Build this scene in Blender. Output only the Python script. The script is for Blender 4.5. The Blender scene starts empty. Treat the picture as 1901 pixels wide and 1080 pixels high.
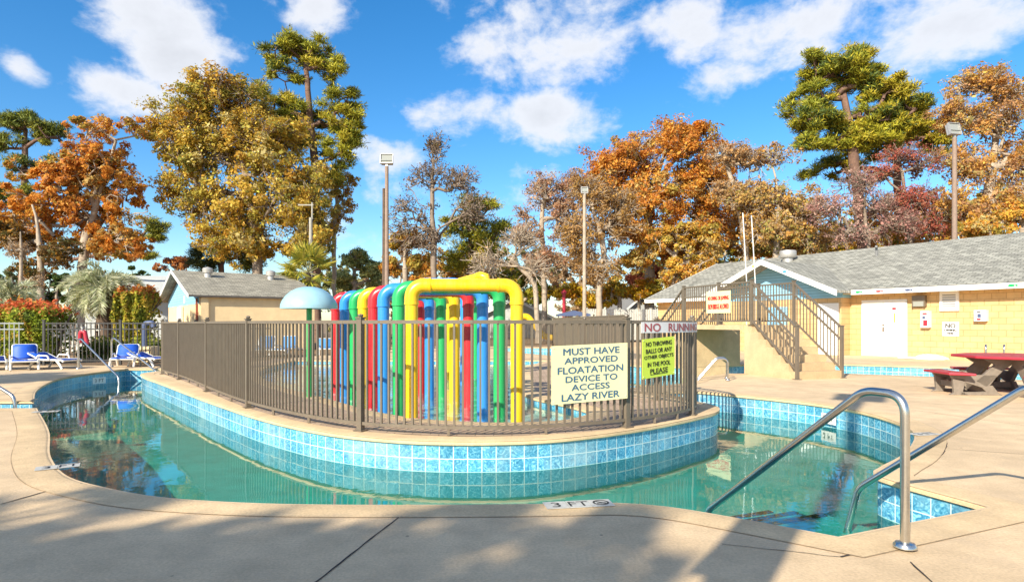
import bpy, bmesh, math, random
import numpy as np
from mathutils import Vector, Matrix
from mathutils.geometry import tessellate_polygon
random.seed(7)
SC = bpy.context.scene
COL = SC.collection
R = math.radians
# ------------------------------------------------------------------ camera
F, EYE = 1150.0, 1.22                      # focal length and eye height as measured from the photograph
cam = bpy.data.cameras.new('camera'); cam.sensor_width = 36.0; cam.lens = F / 1901 * 36
cam.shift_y = 60 / 1901; cam.clip_start = 0.05; cam.clip_end = 3000
camo = bpy.data.objects.new('camera', cam); COL.objects.link(camo)
camo.location = (0, 0, EYE); camo.rotation_euler = (R(90), 0, 0); SC.camera = camo
# ------------------------------------------------------------------ light
SUN_EL, SUN_DIR = 29.3, (0.544, 0.839)     # shadows run this way over the ground
to_sun = Vector((-SUN_DIR[0] * math.cos(R(SUN_EL)), -SUN_DIR[1] * math.cos(R(SUN_EL)), math.sin(R(SUN_EL))))
sl = bpy.data.lights.new('sun', 'SUN'); sl.energy = 5.0; sl.angle = R(0.53); sl.color = (1.0, 0.91, 0.74)
so = bpy.data.objects.new('sun', sl); COL.objects.link(so)
so.rotation_euler = to_sun.to_track_quat('Z', 'Y').to_euler(); so.location = (-20, -30, 30)
SC.view_settings.view_transform = 'Standard'; SC.view_settings.look = 'None'
SC.view_settings.exposure = 0.70; SC.view_settings.gamma = 1.0
SC.cycles.use_denoising = True
SC.cycles.transparent_max_bounces = 12; SC.cycles.max_bounces = 6

def M_(nt, op, a, b=None, c=None, clamp=False):
    n = nt.nodes.new('ShaderNodeMath'); n.operation = op; n.use_clamp = clamp
    for i, v in enumerate((a, b, c)):
        if v is None: continue
        if isinstance(v, (int, float)): n.inputs[i].default_value = v
        else: nt.links.new(v, n.inputs[i])
    return n.outputs[0]

w = bpy.data.worlds.new('World'); SC.world = w; w.use_nodes = True
nt = w.node_tree; nt.nodes.clear()
out = nt.nodes.new('ShaderNodeOutputWorld')
sky = nt.nodes.new('ShaderNodeTexSky'); sky.sky_type = 'NISHITA'; sky.sun_disc = False
sky.sun_elevation = R(SUN_EL); sky.sun_rotation = math.atan2(to_sun.x, to_sun.y)
sky.air_density = 1.0; sky.dust_density = 0.4; sky.ozone_density = 3.0
hs = nt.nodes.new('ShaderNodeHueSaturation'); hs.inputs['Saturation'].default_value = 1.34
nt.links.new(sky.outputs[0], hs.inputs['Color'])
bg = nt.nodes.new('ShaderNodeBackground'); bg.inputs[1].default_value = 0.13
nt.links.new(hs.outputs[0], bg.inputs[0])
tc = nt.nodes.new('ShaderNodeTexCoord'); sp = nt.nodes.new('ShaderNodeSeparateXYZ')
nt.links.new(tc.outputs['Generated'], sp.inputs[0])
X, Y, Z = sp.outputs
az = M_(nt, 'ARCTAN2', X, Y)
hz = M_(nt, 'SQRT', M_(nt, 'ADD', M_(nt, 'MULTIPLY', X, X), M_(nt, 'MULTIPLY', Y, Y)))
el = M_(nt, 'ARCTAN2', Z, hz)
cv = nt.nodes.new('ShaderNodeCombineXYZ')
nt.links.new(az, cv.inputs[0]); nt.links.new(M_(nt, 'MULTIPLY', el, 1.5), cv.inputs[1])
def nz(scale, detail, off, rough=0.55, dist=0.0):
    mp = nt.nodes.new('ShaderNodeMapping'); mp.inputs['Location'].default_value = (off, off * .7, 0)
    nt.links.new(cv.outputs[0], mp.inputs[0])
    n = nt.nodes.new('ShaderNodeTexNoise'); n.inputs['Scale'].default_value = scale
    n.inputs['Detail'].default_value = detail; n.inputs['Roughness'].default_value = rough
    n.inputs['Distortion'].default_value = dist
    nt.links.new(mp.outputs[0], n.inputs['Vector']); return n.outputs['Fac']
n1 = nz(8.0, 11, 3.1, 0.60, 0.2); n2 = nz(30.0, 8, 9.7, 0.62, 0.3)
# the clouds stand in these directions of the sky (centre and half-size, photo pixels turned into angles)
def ang(px, py):
    a = math.atan2((px - 950.5) / F, 1); return a, math.atan2((600 - py) / F, math.hypot(1, (px - 950.5) / F))
CL = [(300, 50, 115, 85, 1.25), (240, 165, 100, 46, 1.2), (320, 115, 110, 62, 1.3), (415, 85, 55, 34, .8), (40, 128, 55, 34, .95), (585, 25, 75, 42, .9), (1020, 75, 170, 75, 1.0),
      (1060, 20, 150, 40, .8), (890, 215, 150, 42, .85), (1020, 220, 120, 55, 1.0), (1265, 55, 85, 60, .9), (1470, 45, 150, 62, 1.0), (1760, 45, 170, 75, 1.0),
      (1345, 140, 110, 34, .62), (1590, 115, 80, 26, .6), (720, 290, 90, 34, .66), (690, 355, 100, 40, .52), (900, 370, 220, 45, .56), (1480, 150, 60, 20, .5), (1080, 155, 60, 18, .5), (980, 318, 70, 24, .5),
      (1420, 290, 70, 40, .5), (610, 450, 200, 60, .45), (190, 15, 40, 20, .5), (1700, 95, 120, 30, .6)]
bias = None
for (px, py, rx, ry, s) in CL:
    a0, e0 = ang(px, py); ra, re = rx / F, ry / F
    dx = M_(nt, 'DIVIDE', M_(nt, 'SUBTRACT', az, a0), ra * math.cos(a0) ** 2); dy = M_(nt, 'DIVIDE', M_(nt, 'SUBTRACT', el, e0), re * math.cos(a0))
    d2 = M_(nt, 'ADD', M_(nt, 'MULTIPLY', dx, dx), M_(nt, 'MULTIPLY', dy, dy))
    g = M_(nt, 'MULTIPLY', M_(nt, 'EXPONENT', M_(nt, 'MULTIPLY', d2, -0.75)), s)
    bias = g if bias is None else M_(nt, 'MAXIMUM', bias, g)
# other parts of the sky carry scattered clouds of the same kind
back = M_(nt, 'MULTIPLY', M_(nt, 'LESS_THAN', Y, 0.35), 0.55)
bias = M_(nt, 'MAXIMUM', bias, back)
dens = M_(nt, 'ADD', M_(nt, 'ADD', bias, M_(nt, 'MULTIPLY', M_(nt, 'SUBTRACT', n1, 0.5), 1.9)), M_(nt, 'MULTIPLY', M_(nt, 'SUBTRACT', n2, 0.5), 0.55))
mr = nt.nodes.new('ShaderNodeMapRange'); mr.interpolation_type = 'SMOOTHSTEP'
mr.inputs['From Min'].default_value = 0.36; mr.inputs['From Max'].default_value = 0.92
nt.links.new(dens, mr.inputs['Value'])
cc = nt.nodes.new('ShaderNodeMapRange')     # thicker cloud is a little greyer
cc.inputs['From Min'].default_value = .6; cc.inputs['From Max'].default_value = 1.6
cc.inputs['To Min'].default_value = .66; cc.inputs['To Max'].default_value = .52
nt.links.new(dens, cc.inputs['Value'])
bgc = nt.nodes.new('ShaderNodeBackground'); bgc.inputs[0].default_value = (0.93, 0.95, 1.0, 1)
nt.links.new(cc.outputs[0], bgc.inputs[1])
mx = nt.nodes.new('ShaderNodeMixShader')
nt.links.new(M_(nt, 'MULTIPLY', mr.outputs[0], 0.93), mx.inputs[0]); nt.links.new(bg.outputs[0], mx.inputs[1]); nt.links.new(bgc.outputs[0], mx.inputs[2])
nt.links.new(mx.outputs[0], out.inputs[0])

# ------------------------------------------------------------------ pixel <-> place
def G(px, py, z=0.0):
    d = F * (EYE - z) / (py - 600.0); return ((px - 950.5) / F * d, d)
def P3(px, py, d): return Vector(((px - 950.5) / F * d, d, EYE + (600 - py) * d / F))

# ------------------------------------------------------------------ materials
def mat(name, base, rough=0.6, metal=0.0, spec=0.5, var=0.0, vscale=3.0, bump=0.0, bscale=40.0, coord='Object', tint=None, detail=5):
    m = bpy.data.materials.new(name); m.use_nodes = True; t = m.node_tree
    b = t.nodes['Principled BSDF']; b.inputs['Roughness'].default_value = rough; b.inputs['Metallic'].default_value = metal
    b.inputs['Specular IOR Level'].default_value = spec
    b.inputs['Base Color'].default_value = (*base, 1)
    c = None
    if var or bump or tint:
        c = t.nodes.new('ShaderNodeTexCoord')
    if var or tint:
        n = t.nodes.new('ShaderNodeTexNoise'); n.inputs['Scale'].default_value = vscale; n.inputs['Detail'].default_value = detail; n.inputs['Roughness'].default_value = .65
        t.links.new(c.outputs[coord], n.inputs['Vector'])
        r = t.nodes.new('ShaderNodeMapRange'); r.inputs['From Min'].default_value = .3; r.inputs['From Max'].default_value = .7
        t.links.new(n.outputs['Fac'], r.inputs['Value'])
        mixn = t.nodes.new('ShaderNodeMix'); mixn.data_type = 'RGBA'
        lo = tuple(x * (1 - var) for x in base) if tint is None else tint
        mixn.inputs[6].default_value = (*lo, 1); mixn.inputs[7].default_value = (*(min(1, x * (1 + var)) for x in base), 1)
        t.links.new(r.outputs[0], mixn.inputs[0]); t.links.new(mixn.outputs[2], b.inputs['Base Color'])
        m['mixout'] = mixn.name
    if bump:
        n = t.nodes.new('ShaderNodeTexNoise'); n.inputs['Scale'].default_value = bscale; n.inputs['Detail'].default_value = 4
        t.links.new(c.outputs[coord], n.inputs['Vector'])
        bp = t.nodes.new('ShaderNodeBump'); bp.inputs['Strength'].default_value = bump; bp.inputs['Distance'].default_value = .02
        t.links.new(n.outputs['Fac'], bp.inputs['Height']); t.links.new(bp.outputs[0], b.inputs['Normal'])
    return m

def concrete(name, base, joints=False):
    m = mat(name, base, .85, spec=.25); t = m.node_tree; b = t.nodes['Principled BSDF']
    c = t.nodes.new('ShaderNodeTexCoord')
    def N(s, d=6, r=.6):
        n = t.nodes.new('ShaderNodeTexNoise'); n.inputs['Scale'].default_value = s; n.inputs['Detail'].default_value = d; n.inputs['Roughness'].default_value = r
        t.links.new(c.outputs['Object'], n.inputs['Vector']); return n.outputs['Fac']
    def MR(x, a, bb, lo, hi):
        r = t.nodes.new('ShaderNodeMapRange'); r.inputs[1].default_value = a; r.inputs[2].default_value = bb; r.inputs[3].default_value = lo; r.inputs[4].default_value = hi
        t.links.new(x, r.inputs[0]); return r.outputs[0]
    big, mid, fine = N(.55), N(3.5), N(60, 3)
    k = M_(t, 'MULTIPLY', M_(t, 'MULTIPLY', MR(big, .3, .7, .80, 1.1), MR(mid, .3, .7, .84, 1.08)), MR(fine, .3, .7, .86, 1.1))
    st = MR(N(1.3, 9, .75), .52, .68, 0, 1)                      # worn patches
    vm = t.nodes.new('ShaderNodeVectorMath'); vm.operation = 'SCALE'; vm.inputs[0].default_value = base
    t.links.new(k, vm.inputs['Scale'])
    mixn = t.nodes.new('ShaderNodeMix'); mixn.data_type = 'RGBA'
    t.links.new(M_(t, 'MULTIPLY', st, .45), mixn.inputs[0]); t.links.new(vm.outputs[0], mixn.inputs[6])
    mixn.inputs[7].default_value = (base[0] * .72, base[1] * .74, base[2] * .80, 1)
    # little dark pock marks
    v = t.nodes.new('ShaderNodeTexVoronoi'); v.inputs['Scale'].default_value = 2.6; t.links.new(c.outputs['Object'], v.inputs['Vector'])
    sp_ = MR(v.outputs['Distance'], .02, .035, 1, 0)
    mix2 = t.nodes.new('ShaderNodeMix'); mix2.data_type = 'RGBA'
    t.links.new(M_(t, 'MULTIPLY', sp_, .6), mix2.inputs[0]); t.links.new(mixn.outputs[2], mix2.inputs[6]); mix2.inputs[7].default_value = (.09, .07, .05, 1)
    t.links.new(mix2.outputs[2], b.inputs['Base Color'])
    bp = t.nodes.new('ShaderNodeBump'); bp.inputs['Strength'].default_value = .35; bp.inputs['Distance'].default_value = .01
    t.links.new(M_(t, 'ADD', fine, M_(t, 'MULTIPLY', mid, .8)), bp.inputs['Height']); t.links.new(bp.outputs[0], b.inputs['Normal'])
    return m

def brick(name, c1, c2, mortar, w, h, msize, coord='Object', rough=.8, offset=.5, bumps=.3, rot=None, scale=1.0, bias=0.0, noise=.15):
    m = mat(name, c1, rough, spec=.25); t = m.node_tree; b = t.nodes['Principled BSDF']
    c = t.nodes.new('ShaderNodeTexCoord'); mp = t.nodes.new('ShaderNodeMapping')
    if rot: mp.inputs['Rotation'].default_value = rot
    t.links.new(c.outputs[coord], mp.inputs[0])
    k = t.nodes.new('ShaderNodeTexBrick'); k.offset = offset
    k.inputs['Color1'].default_value = (*c1, 1); k.inputs['Color2'].default_value = (*c2, 1); k.inputs['Mortar'].default_value = (*mortar, 1)
    k.inputs['Scale'].default_value = scale; k.inputs['Brick Width'].default_value = w; k.inputs['Row Height'].default_value = h
    k.inputs['Mortar Size'].default_value = msize; k.inputs['Mortar Smooth'].default_value = .1; k.inputs['Bias'].default_value = bias
    t.links.new(mp.outputs[0], k.inputs['Vector'])
    n = t.nodes.new('ShaderNodeTexNoise'); n.inputs['Scale'].default_value = 2.5; n.inputs['Detail'].default_value = 8; n.inputs['Roughness'].default_value = .7
    t.links.new(c.outputs['Object'], n.inputs['Vector'])
    r = t.nodes.new('ShaderNodeMapRange'); r.inputs[1].default_value = .3; r.inputs[2].default_value = .7; r.inputs[3].default_value = 1 - noise; r.inputs[4].default_value = 1 + noise
    t.links.new(n.outputs['Fac'], r.inputs[0])
    vm = t.nodes.new('ShaderNodeVectorMath'); vm.operation = 'SCALE'; t.links.new(k.outputs['Color'], vm.inputs[0]); t.links.new(r.outputs[0], vm.inputs['Scale'])
    t.links.new(vm.outputs[0], b.inputs['Base Color'])
    if bumps:
        bp = t.nodes.new('ShaderNodeBump'); bp.inputs['Strength'].default_value = bumps; bp.inputs['Distance'].default_value = .01; bp.invert = True
        t.links.new(k.outputs['Fac'], bp.inputs['Height']); t.links.new(bp.outputs[0], b.inputs['Normal'])
    return m

def tile_mat():
    m = mat('blue_marbled_tile', (.1, .3, .5), .16, spec=.5); t = m.node_tree; b = t.nodes['Principled BSDF']
    c = t.nodes.new('ShaderNodeTexCoord')
    k = t.nodes.new('ShaderNodeTexBrick'); k.offset = 0; k.squash = 1
    k.inputs['Scale'].default_value = 1; k.inputs['Brick Width'].default_value = 1; k.inputs['Row Height'].default_value = 1
    k.inputs['Mortar Size'].default_value = .035; k.inputs['Mortar Smooth'].default_value = .2
    k.inputs['Color1'].default_value = (0, 0, 0, 1); k.inputs['Color2'].default_value = (1, 1, 1, 1)
    t.links.new(c.outputs['UV'], k.inputs['Vector'])
    # every tile carries the same kind of moulded marbling, shifted a little from tile to tile
    fl = t.nodes.new('ShaderNodeVectorMath'); fl.operation = 'FLOOR'; t.links.new(c.outputs['UV'], fl.inputs[0])
    wn = t.nodes.new('ShaderNodeTexWhiteNoise'); wn.noise_dimensions = '2D'; t.links.new(fl.outputs[0], wn.inputs['Vector'])
    sc = t.nodes.new('ShaderNodeVectorMath'); sc.operation = 'SCALE'; sc.inputs['Scale'].default_value = 5; t.links.new(wn.outputs['Color'], sc.inputs[0])
    ad = t.nodes.new('ShaderNodeVectorMath'); t.links.new(c.outputs['UV'], ad.inputs[0]); t.links.new(sc.outputs[0], ad.inputs[1])
    n = t.nodes.new('ShaderNodeTexNoise'); n.inputs['Scale'].default_value = 2.3; n.inputs['Detail'].default_value = 4; n.inputs['Distortion'].default_value = 2.6
    t.links.new(ad.outputs[0], n.inputs['Vector'])
    rp = t.nodes.new('ShaderNodeValToRGB'); e = rp.color_ramp.elements
    e[0].position = .34; e[0].color = (.04, .20, .35, 1); e[1].position = .72; e[1].color = (.36, .66, .76, 1)
    x = e.new(.48); x.color = (.075, .31, .48, 1); x = e.new(.58); x.color = (.14, .43, .60, 1)
    t.links.new(n.outputs['Fac'], rp.inputs[0])
    hv = t.nodes.new('ShaderNodeHueSaturation'); t.links.new(rp.outputs[0], hv.inputs['Color'])
    t.links.new(M_(t, 'ADD', M_(t, 'MULTIPLY', wn.outputs['Value'], .35), .8), hv.inputs['Value'])
    mixn = t.nodes.new('ShaderNodeMix'); mixn.data_type = 'RGBA'; t.links.new(k.outputs['Fac'], mixn.inputs[0])
    t.links.new(hv.outputs[0], mixn.inputs[6]); mixn.inputs[7].default_value = (.58, .70, .68, 1)
    # lime scale in cloudy patches
    ls = t.nodes.new('ShaderNodeTexNoise'); ls.inputs['Scale'].default_value = 1.7; ls.inputs['Detail'].default_value = 9; ls.inputs['Roughness'].default_value = .72; t.links.new(c.outputs['Object'], ls.inputs['Vector'])
    lr_ = t.nodes.new('ShaderNodeMapRange'); lr_.inputs[1].default_value = .46; lr_.inputs[2].default_value = .70; lr_.inputs[3].default_value = 0; lr_.inputs[4].default_value = .55; t.links.new(ls.outputs['Fac'], lr_.inputs[0])
    mx3 = t.nodes.new('ShaderNodeMix'); mx3.data_type = 'RGBA'; t.links.new(lr_.outputs[0], mx3.inputs[0]); t.links.new(mixn.outputs[2], mx3.inputs[6]); mx3.inputs[7].default_value = (.42, .55, .56, 1)
    t.links.new(mx3.outputs[2], b.inputs['Base Color'])
    bp = t.nodes.new('ShaderNodeBump'); bp.inputs['Strength'].default_value = .25; bp.inputs['Distance'].default_value = .01
    t.links.new(M_(t, 'SUBTRACT', M_(t, 'MULTIPLY', n.outputs['Fac'], .6), k.outputs['Fac']), bp.inputs['Height']); t.links.new(bp.outputs[0], b.inputs['Normal'])
    return m

def water_mat(name, col, bump=.12, scale=5.0):
    m = bpy.data.materials.new(name); m.use_nodes = True; t = m.node_tree; t.nodes.clear()
    o = t.nodes.new('ShaderNodeOutputMaterial'); tr = t.nodes.new('ShaderNodeBsdfTransparent'); tr.inputs[0].default_value = (*col, 1)
    gl = t.nodes.new('ShaderNodeBsdfGlossy'); gl.inputs['Roughness'].default_value = .02; gl.inputs['Color'].default_value = (1, 1, 1, 1)
    c = t.nodes.new('ShaderNodeTexCoord')
    n = t.nodes.new('ShaderNodeTexNoise'); n.inputs['Scale'].default_value = scale; n.inputs['Detail'].default_value = 3; n.inputs['Distortion'].default_value = .6
    t.links.new(c.outputs['Object'], n.inputs['Vector'])
    n2 = t.nodes.new('ShaderNodeTexNoise'); n2.inputs['Scale'].default_value = scale * .18; n2.inputs['Detail'].default_value = 2
    t.links.new(c.outputs['Object'], n2.inputs['Vector'])
    bp = t.nodes.new('ShaderNodeBump'); bp.inputs['Strength'].default_value = bump; bp.inputs['Distance'].default_value = .05
    cal = t.nodes.new('ShaderNodeMapRange'); cal.inputs[1].default_value = .42; cal.inputs[2].default_value = .62; cal.inputs[3].default_value = .12; cal.inputs[4].default_value = 1
    t.links.new(n2.outputs['Fac'], cal.inputs[0])
    t.links.new(M_(t, 'MULTIPLY', n.outputs['Fac'], cal.outputs[0]), bp.inputs['Height'])
    t.links.new(bp.outputs[0], gl.inputs['Normal'])
    # Schlick reflectance, the same from above and below, so that sunlight reaches the pool floor
    ge = t.nodes.new('ShaderNodeNewGeometry'); dt = t.nodes.new('ShaderNodeVectorMath'); dt.operation = 'DOT_PRODUCT'
    t.links.new(ge.outputs['Incoming'], dt.inputs[0]); t.links.new(bp.outputs[0], dt.inputs[1])
    fr = M_(t, 'MULTIPLY_ADD', M_(t, 'POWER', M_(t, 'SUBTRACT', 1.0, M_(t, 'ABSOLUTE', dt.outputs['Value']), clamp=True), 4.6), .965, .035, clamp=True)
    mx = t.nodes.new('ShaderNodeMixShader'); t.links.new(fr, mx.inputs[0]); t.links.new(tr.outputs[0], mx.inputs[1]); t.links.new(gl.outputs[0], mx.inputs[2])
    t.links.new(mx.outputs[0], o.inputs[0]); return m

def leaf_mat(name, transl=.3, rough=.6):
    m = bpy.data.materials.new(name); m.use_nodes = True; t = m.node_tree; t.nodes.clear()
    o = t.nodes.new('ShaderNodeOutputMaterial'); a = t.nodes.new('ShaderNodeAttribute'); a.attribute_name = 'Col'
    d = t.nodes.new('ShaderNodeBsdfPrincipled'); d.inputs['Roughness'].default_value = rough; d.inputs['Specular IOR Level'].default_value = .25
    tr = t.nodes.new('ShaderNodeBsdfTranslucent'); mx = t.nodes.new('ShaderNodeMixShader'); mx.inputs[0].default_value = transl
    t.links.new(a.outputs['Color'], d.inputs['Base Color']); t.links.new(a.outputs['Color'], tr.inputs[0])
    t.links.new(d.outputs[0], mx.inputs[1]); t.links.new(tr.outputs[0], mx.inputs[2]); t.links.new(mx.outputs[0], o.inputs[0]); return m

def faded(name, base):
    """gloss paint, scoured pale near the water line"""
    m = mat(name, base, .22, spec=.5); t = m.node_tree; b = t.nodes['Principled BSDF']
    c = t.nodes.new('ShaderNodeTexCoord'); s = t.nodes.new('ShaderNodeSeparateXYZ'); t.links.new(c.outputs['Object'], s.inputs[0])
    n = t.nodes.new('ShaderNodeTexNoise'); n.inputs['Scale'].default_value = 9; n.inputs['Detail'].default_value = 6; t.links.new(c.outputs['Object'], n.inputs['Vector'])
    h = M_(t, 'ADD', s.outputs[2], M_(t, 'MULTIPLY', M_(t, 'SUBTRACT', n.outputs['Fac'], .5), .45))
    r = t.nodes.new('ShaderNodeMapRange'); r.inputs[1].default_value = .02; r.inputs[2].default_value = .16; r.inputs[3].default_value = .75; r.inputs[4].default_value = 0
    t.links.new(h, r.inputs[0]); mixn = t.nodes.new('ShaderNodeMix'); mixn.data_type = 'RGBA'; t.links.new(r.outputs[0], mixn.inputs[0])
    mixn.inputs[6].default_value = (*base, 1); mixn.inputs[7].default_value = tuple(.55 + .3 * x for x in base) + (1,)
    mp = t.nodes.new('ShaderNodeMapping'); mp.inputs['Scale'].default_value = (9, 9, 1.1); t.links.new(c.outputs['Object'], mp.inputs[0])
    n3 = t.nodes.new('ShaderNodeTexNoise'); n3.inputs['Scale'].default_value = 1; n3.inputs['Detail'].default_value = 7; n3.inputs['Roughness'].default_value = .7; t.links.new(mp.outputs[0], n3.inputs['Vector'])
    r3 = t.nodes.new('ShaderNodeMapRange'); r3.inputs[1].default_value = .35; r3.inputs[2].default_value = .75; r3.inputs[3].default_value = 0; r3.inputs[4].default_value = .35; t.links.new(n3.outputs['Fac'], r3.inputs[0])
    mx3 = t.nodes.new('ShaderNodeMix'); mx3.data_type = 'RGBA'; t.links.new(r3.outputs[0], mx3.inputs[0]); t.links.new(mixn.outputs[2], mx3.inputs[6]); mx3.inputs[7].default_value = tuple(.12 + .62 * x for x in base) + (1,)
    t.links.new(mx3.outputs[2], b.inputs['Base Color']); t.links.new(M_(t, 'ADD', M_(t, 'MULTIPLY', r3.outputs[0], .8), .18), b.inputs['Roughness']); return m

MT = {}
MT['deck'] = concrete('beige_concrete', (.74, .545, .335))
MT['coping'] = concrete('cast_coping', (.74, .54, .315))
MT['paver'] = brick('beige_pavers', (.50, .37, .26), (.42, .30, .21), (.22, .16, .12), .20, .10, .006, offset=.5, noise=.2)
MT['tile'] = tile_mat()
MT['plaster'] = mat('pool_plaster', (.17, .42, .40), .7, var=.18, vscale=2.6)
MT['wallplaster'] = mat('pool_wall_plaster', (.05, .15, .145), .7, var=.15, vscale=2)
MT['kidfloor'] = mat('pale_pool_plaster', (.50, .60, .56), .7, var=.15, vscale=2)
MT['water'] = water_mat('pool_water', (.36, .82, .74), .05, 5.0)
MT['kidwater'] = water_mat('shallow_water', (.70, .90, .88), .12, 7.0)
MT['joint'] = mat('sanded_joint', (.34, .25, .15), .9, var=.4, vscale=5)
MT['dark'] = mat('dark_gap', (.04, .03, .025), .9)
MT['fence'] = mat('bronze_fence_paint', (.155, .125, .092), .45, var=.12, vscale=6)
MT['blackfence'] = mat('black_fence_paint', (.03, .03, .03), .5)
MT['greyfence'] = mat('grey_fence_paint', (.25, .27, .27), .5)  # black fence again, sunlight on its left run put into the lighter colour
MT['steel'] = mat('brushed_steel', (.62, .60, .56), .24, metal=1.0, var=.08, vscale=30)
MT['red'] = faded('red_gloss', (.62, .012, .02)); MT['blue'] = faded('blue_gloss', (.02, .26, .72))
MT['green'] = faded('green_gloss', (.01, .40, .11)); MT['yellow'] = faded('yellow_gloss', (.90, .56, .005))
MT['mushblue'] = mat('pale_blue_fibreglass', (.30, .52, .60), .35, var=.08, vscale=4)
MT['sign_cream'] = mat('cream_sign', (.80, .74, .42), .45, var=.05, vscale=5)
MT['sign_navy'] = mat('navy_letters', (.05, .13, .22), .6)
MT['sign_lime'] = mat('lime_sign', (.58, .72, .07), .45, var=.05)
MT['black'] = mat('black_print', (.012, .012, .012), .5)
MT['sign_grey'] = mat('pale_grey_sign', (.66, .65, .66), .5, var=.08)
MT['maroon'] = mat('faded_red_letters', (.36, .08, .09), .6)
MT['pinkred'] = mat('faded_pink_letters', (.62, .20, .16), .6)
MT['redprint'] = mat('red_letters', (.68, .03, .02), .6)
MT['markerwhite'] = mat('worn_white_tile', (.50, .49, .45), .5, var=.15, vscale=20)
MT['white'] = mat('white_paint', (.76, .75, .71), .5, var=.04)
MT['block'] = brick('yellow_painted_block', (.64, .435, .215), (.58, .385, .185), (.45, .29, .13), .40, .20, .012, noise=.14, rot=(R(90), 0, 0))
MT['blueside'] = brick('pale_blue_siding', (.26, .52, .70), (.25, .50, .68), (.12, .26, .36), 30, .12, .008, noise=.08, rot=(R(90), 0, 0))
MT['tanwall'] = mat('tan_stucco', (.82, .62, .35), .85, var=.10, vscale=2, bump=.3, bscale=60)
MT['shingle'] = brick('grey_shingles', (.40, .39, .335), (.235, .23, .20), (.11, .11, .095), .28, .14, .012, rough=.95, noise=.28, bumps=.5)
MT['shingle2'] = brick('brown_grey_shingles', (.40, .37, .29), (.25, .23, .18), (.11, .10, .09), .30, .15, .012, rough=.95, noise=.25, bumps=.5)
MT['tanbridge'] = concrete('tan_rendered_concrete', (.62, .45, .26))
MT['redtop'] = mat('red_plastic', (.42, .025, .045), .4, var=.1)
MT['greylegs'] = mat('grey_brown_plastic', (.21, .175, .14), .65, var=.18, vscale=10)
MT['sling'] = mat('blue_sling', (.015, .10, .55), .55, var=.12, vscale=14)
MT['resin'] = mat('white_resin', (.72, .70, .64), .4, var=.05)
MT['metal'] = mat('galvanised', (.52, .50, .47), .45, metal=.5, var=.12)
MT['wood'] = mat('brown_pole', (.27, .19, .145), .75, var=.18, vscale=8)
MT['greypole'] = mat('weathered_grey_pole', (.36, .34, .29), .8, var=.15)
MT['glass'] = mat('dull_lens', (.30, .31, .28), .15)
MT['bark'] = mat('brown_bark', (.12, .08, .055), .9, var=.3, vscale=5, bump=.6, bscale=12)
MT['palebark'] = mat('pale_bark', (.38, .31, .235), .85, var=.25, vscale=4)
MT['greybark'] = mat('grey_brown_bark', (.24, .185, .14), .9, var=.25, vscale=4)
MT['pinebark'] = mat('pine_bark', (.18, .105, .075), .9, var=.3, vscale=5)
MT['leaf'] = leaf_mat('foliage', .42)
MT['needle'] = leaf_mat('needles', .15)
MT['straw'] = mat('pine_straw_ground', (.26, .15, .085), .95, var=.35, vscale=1.4, bump=.6, bscale=18, tint=(.12, .10, .045))
MT['pwhite'] = mat('white_pickets', (.62, .62, .57), .6)
MT['houseg'] = mat('grey_siding', (.42, .44, .44), .7, var=.06)
MT['slate'] = mat('dark_grey_roof', (.20, .20, .20), .9, var=.15)
MT['terracotta'] = mat('red_brown_trim', (.32, .09, .05), .7)
MT['towel'] = mat('white_cloth', (.80, .78, .72), .9, var=.05, bump=.5, bscale=20)
MT['bluegrey'] = mat('blue_grey_pipe', (.07, .10, .20), .5)

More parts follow.
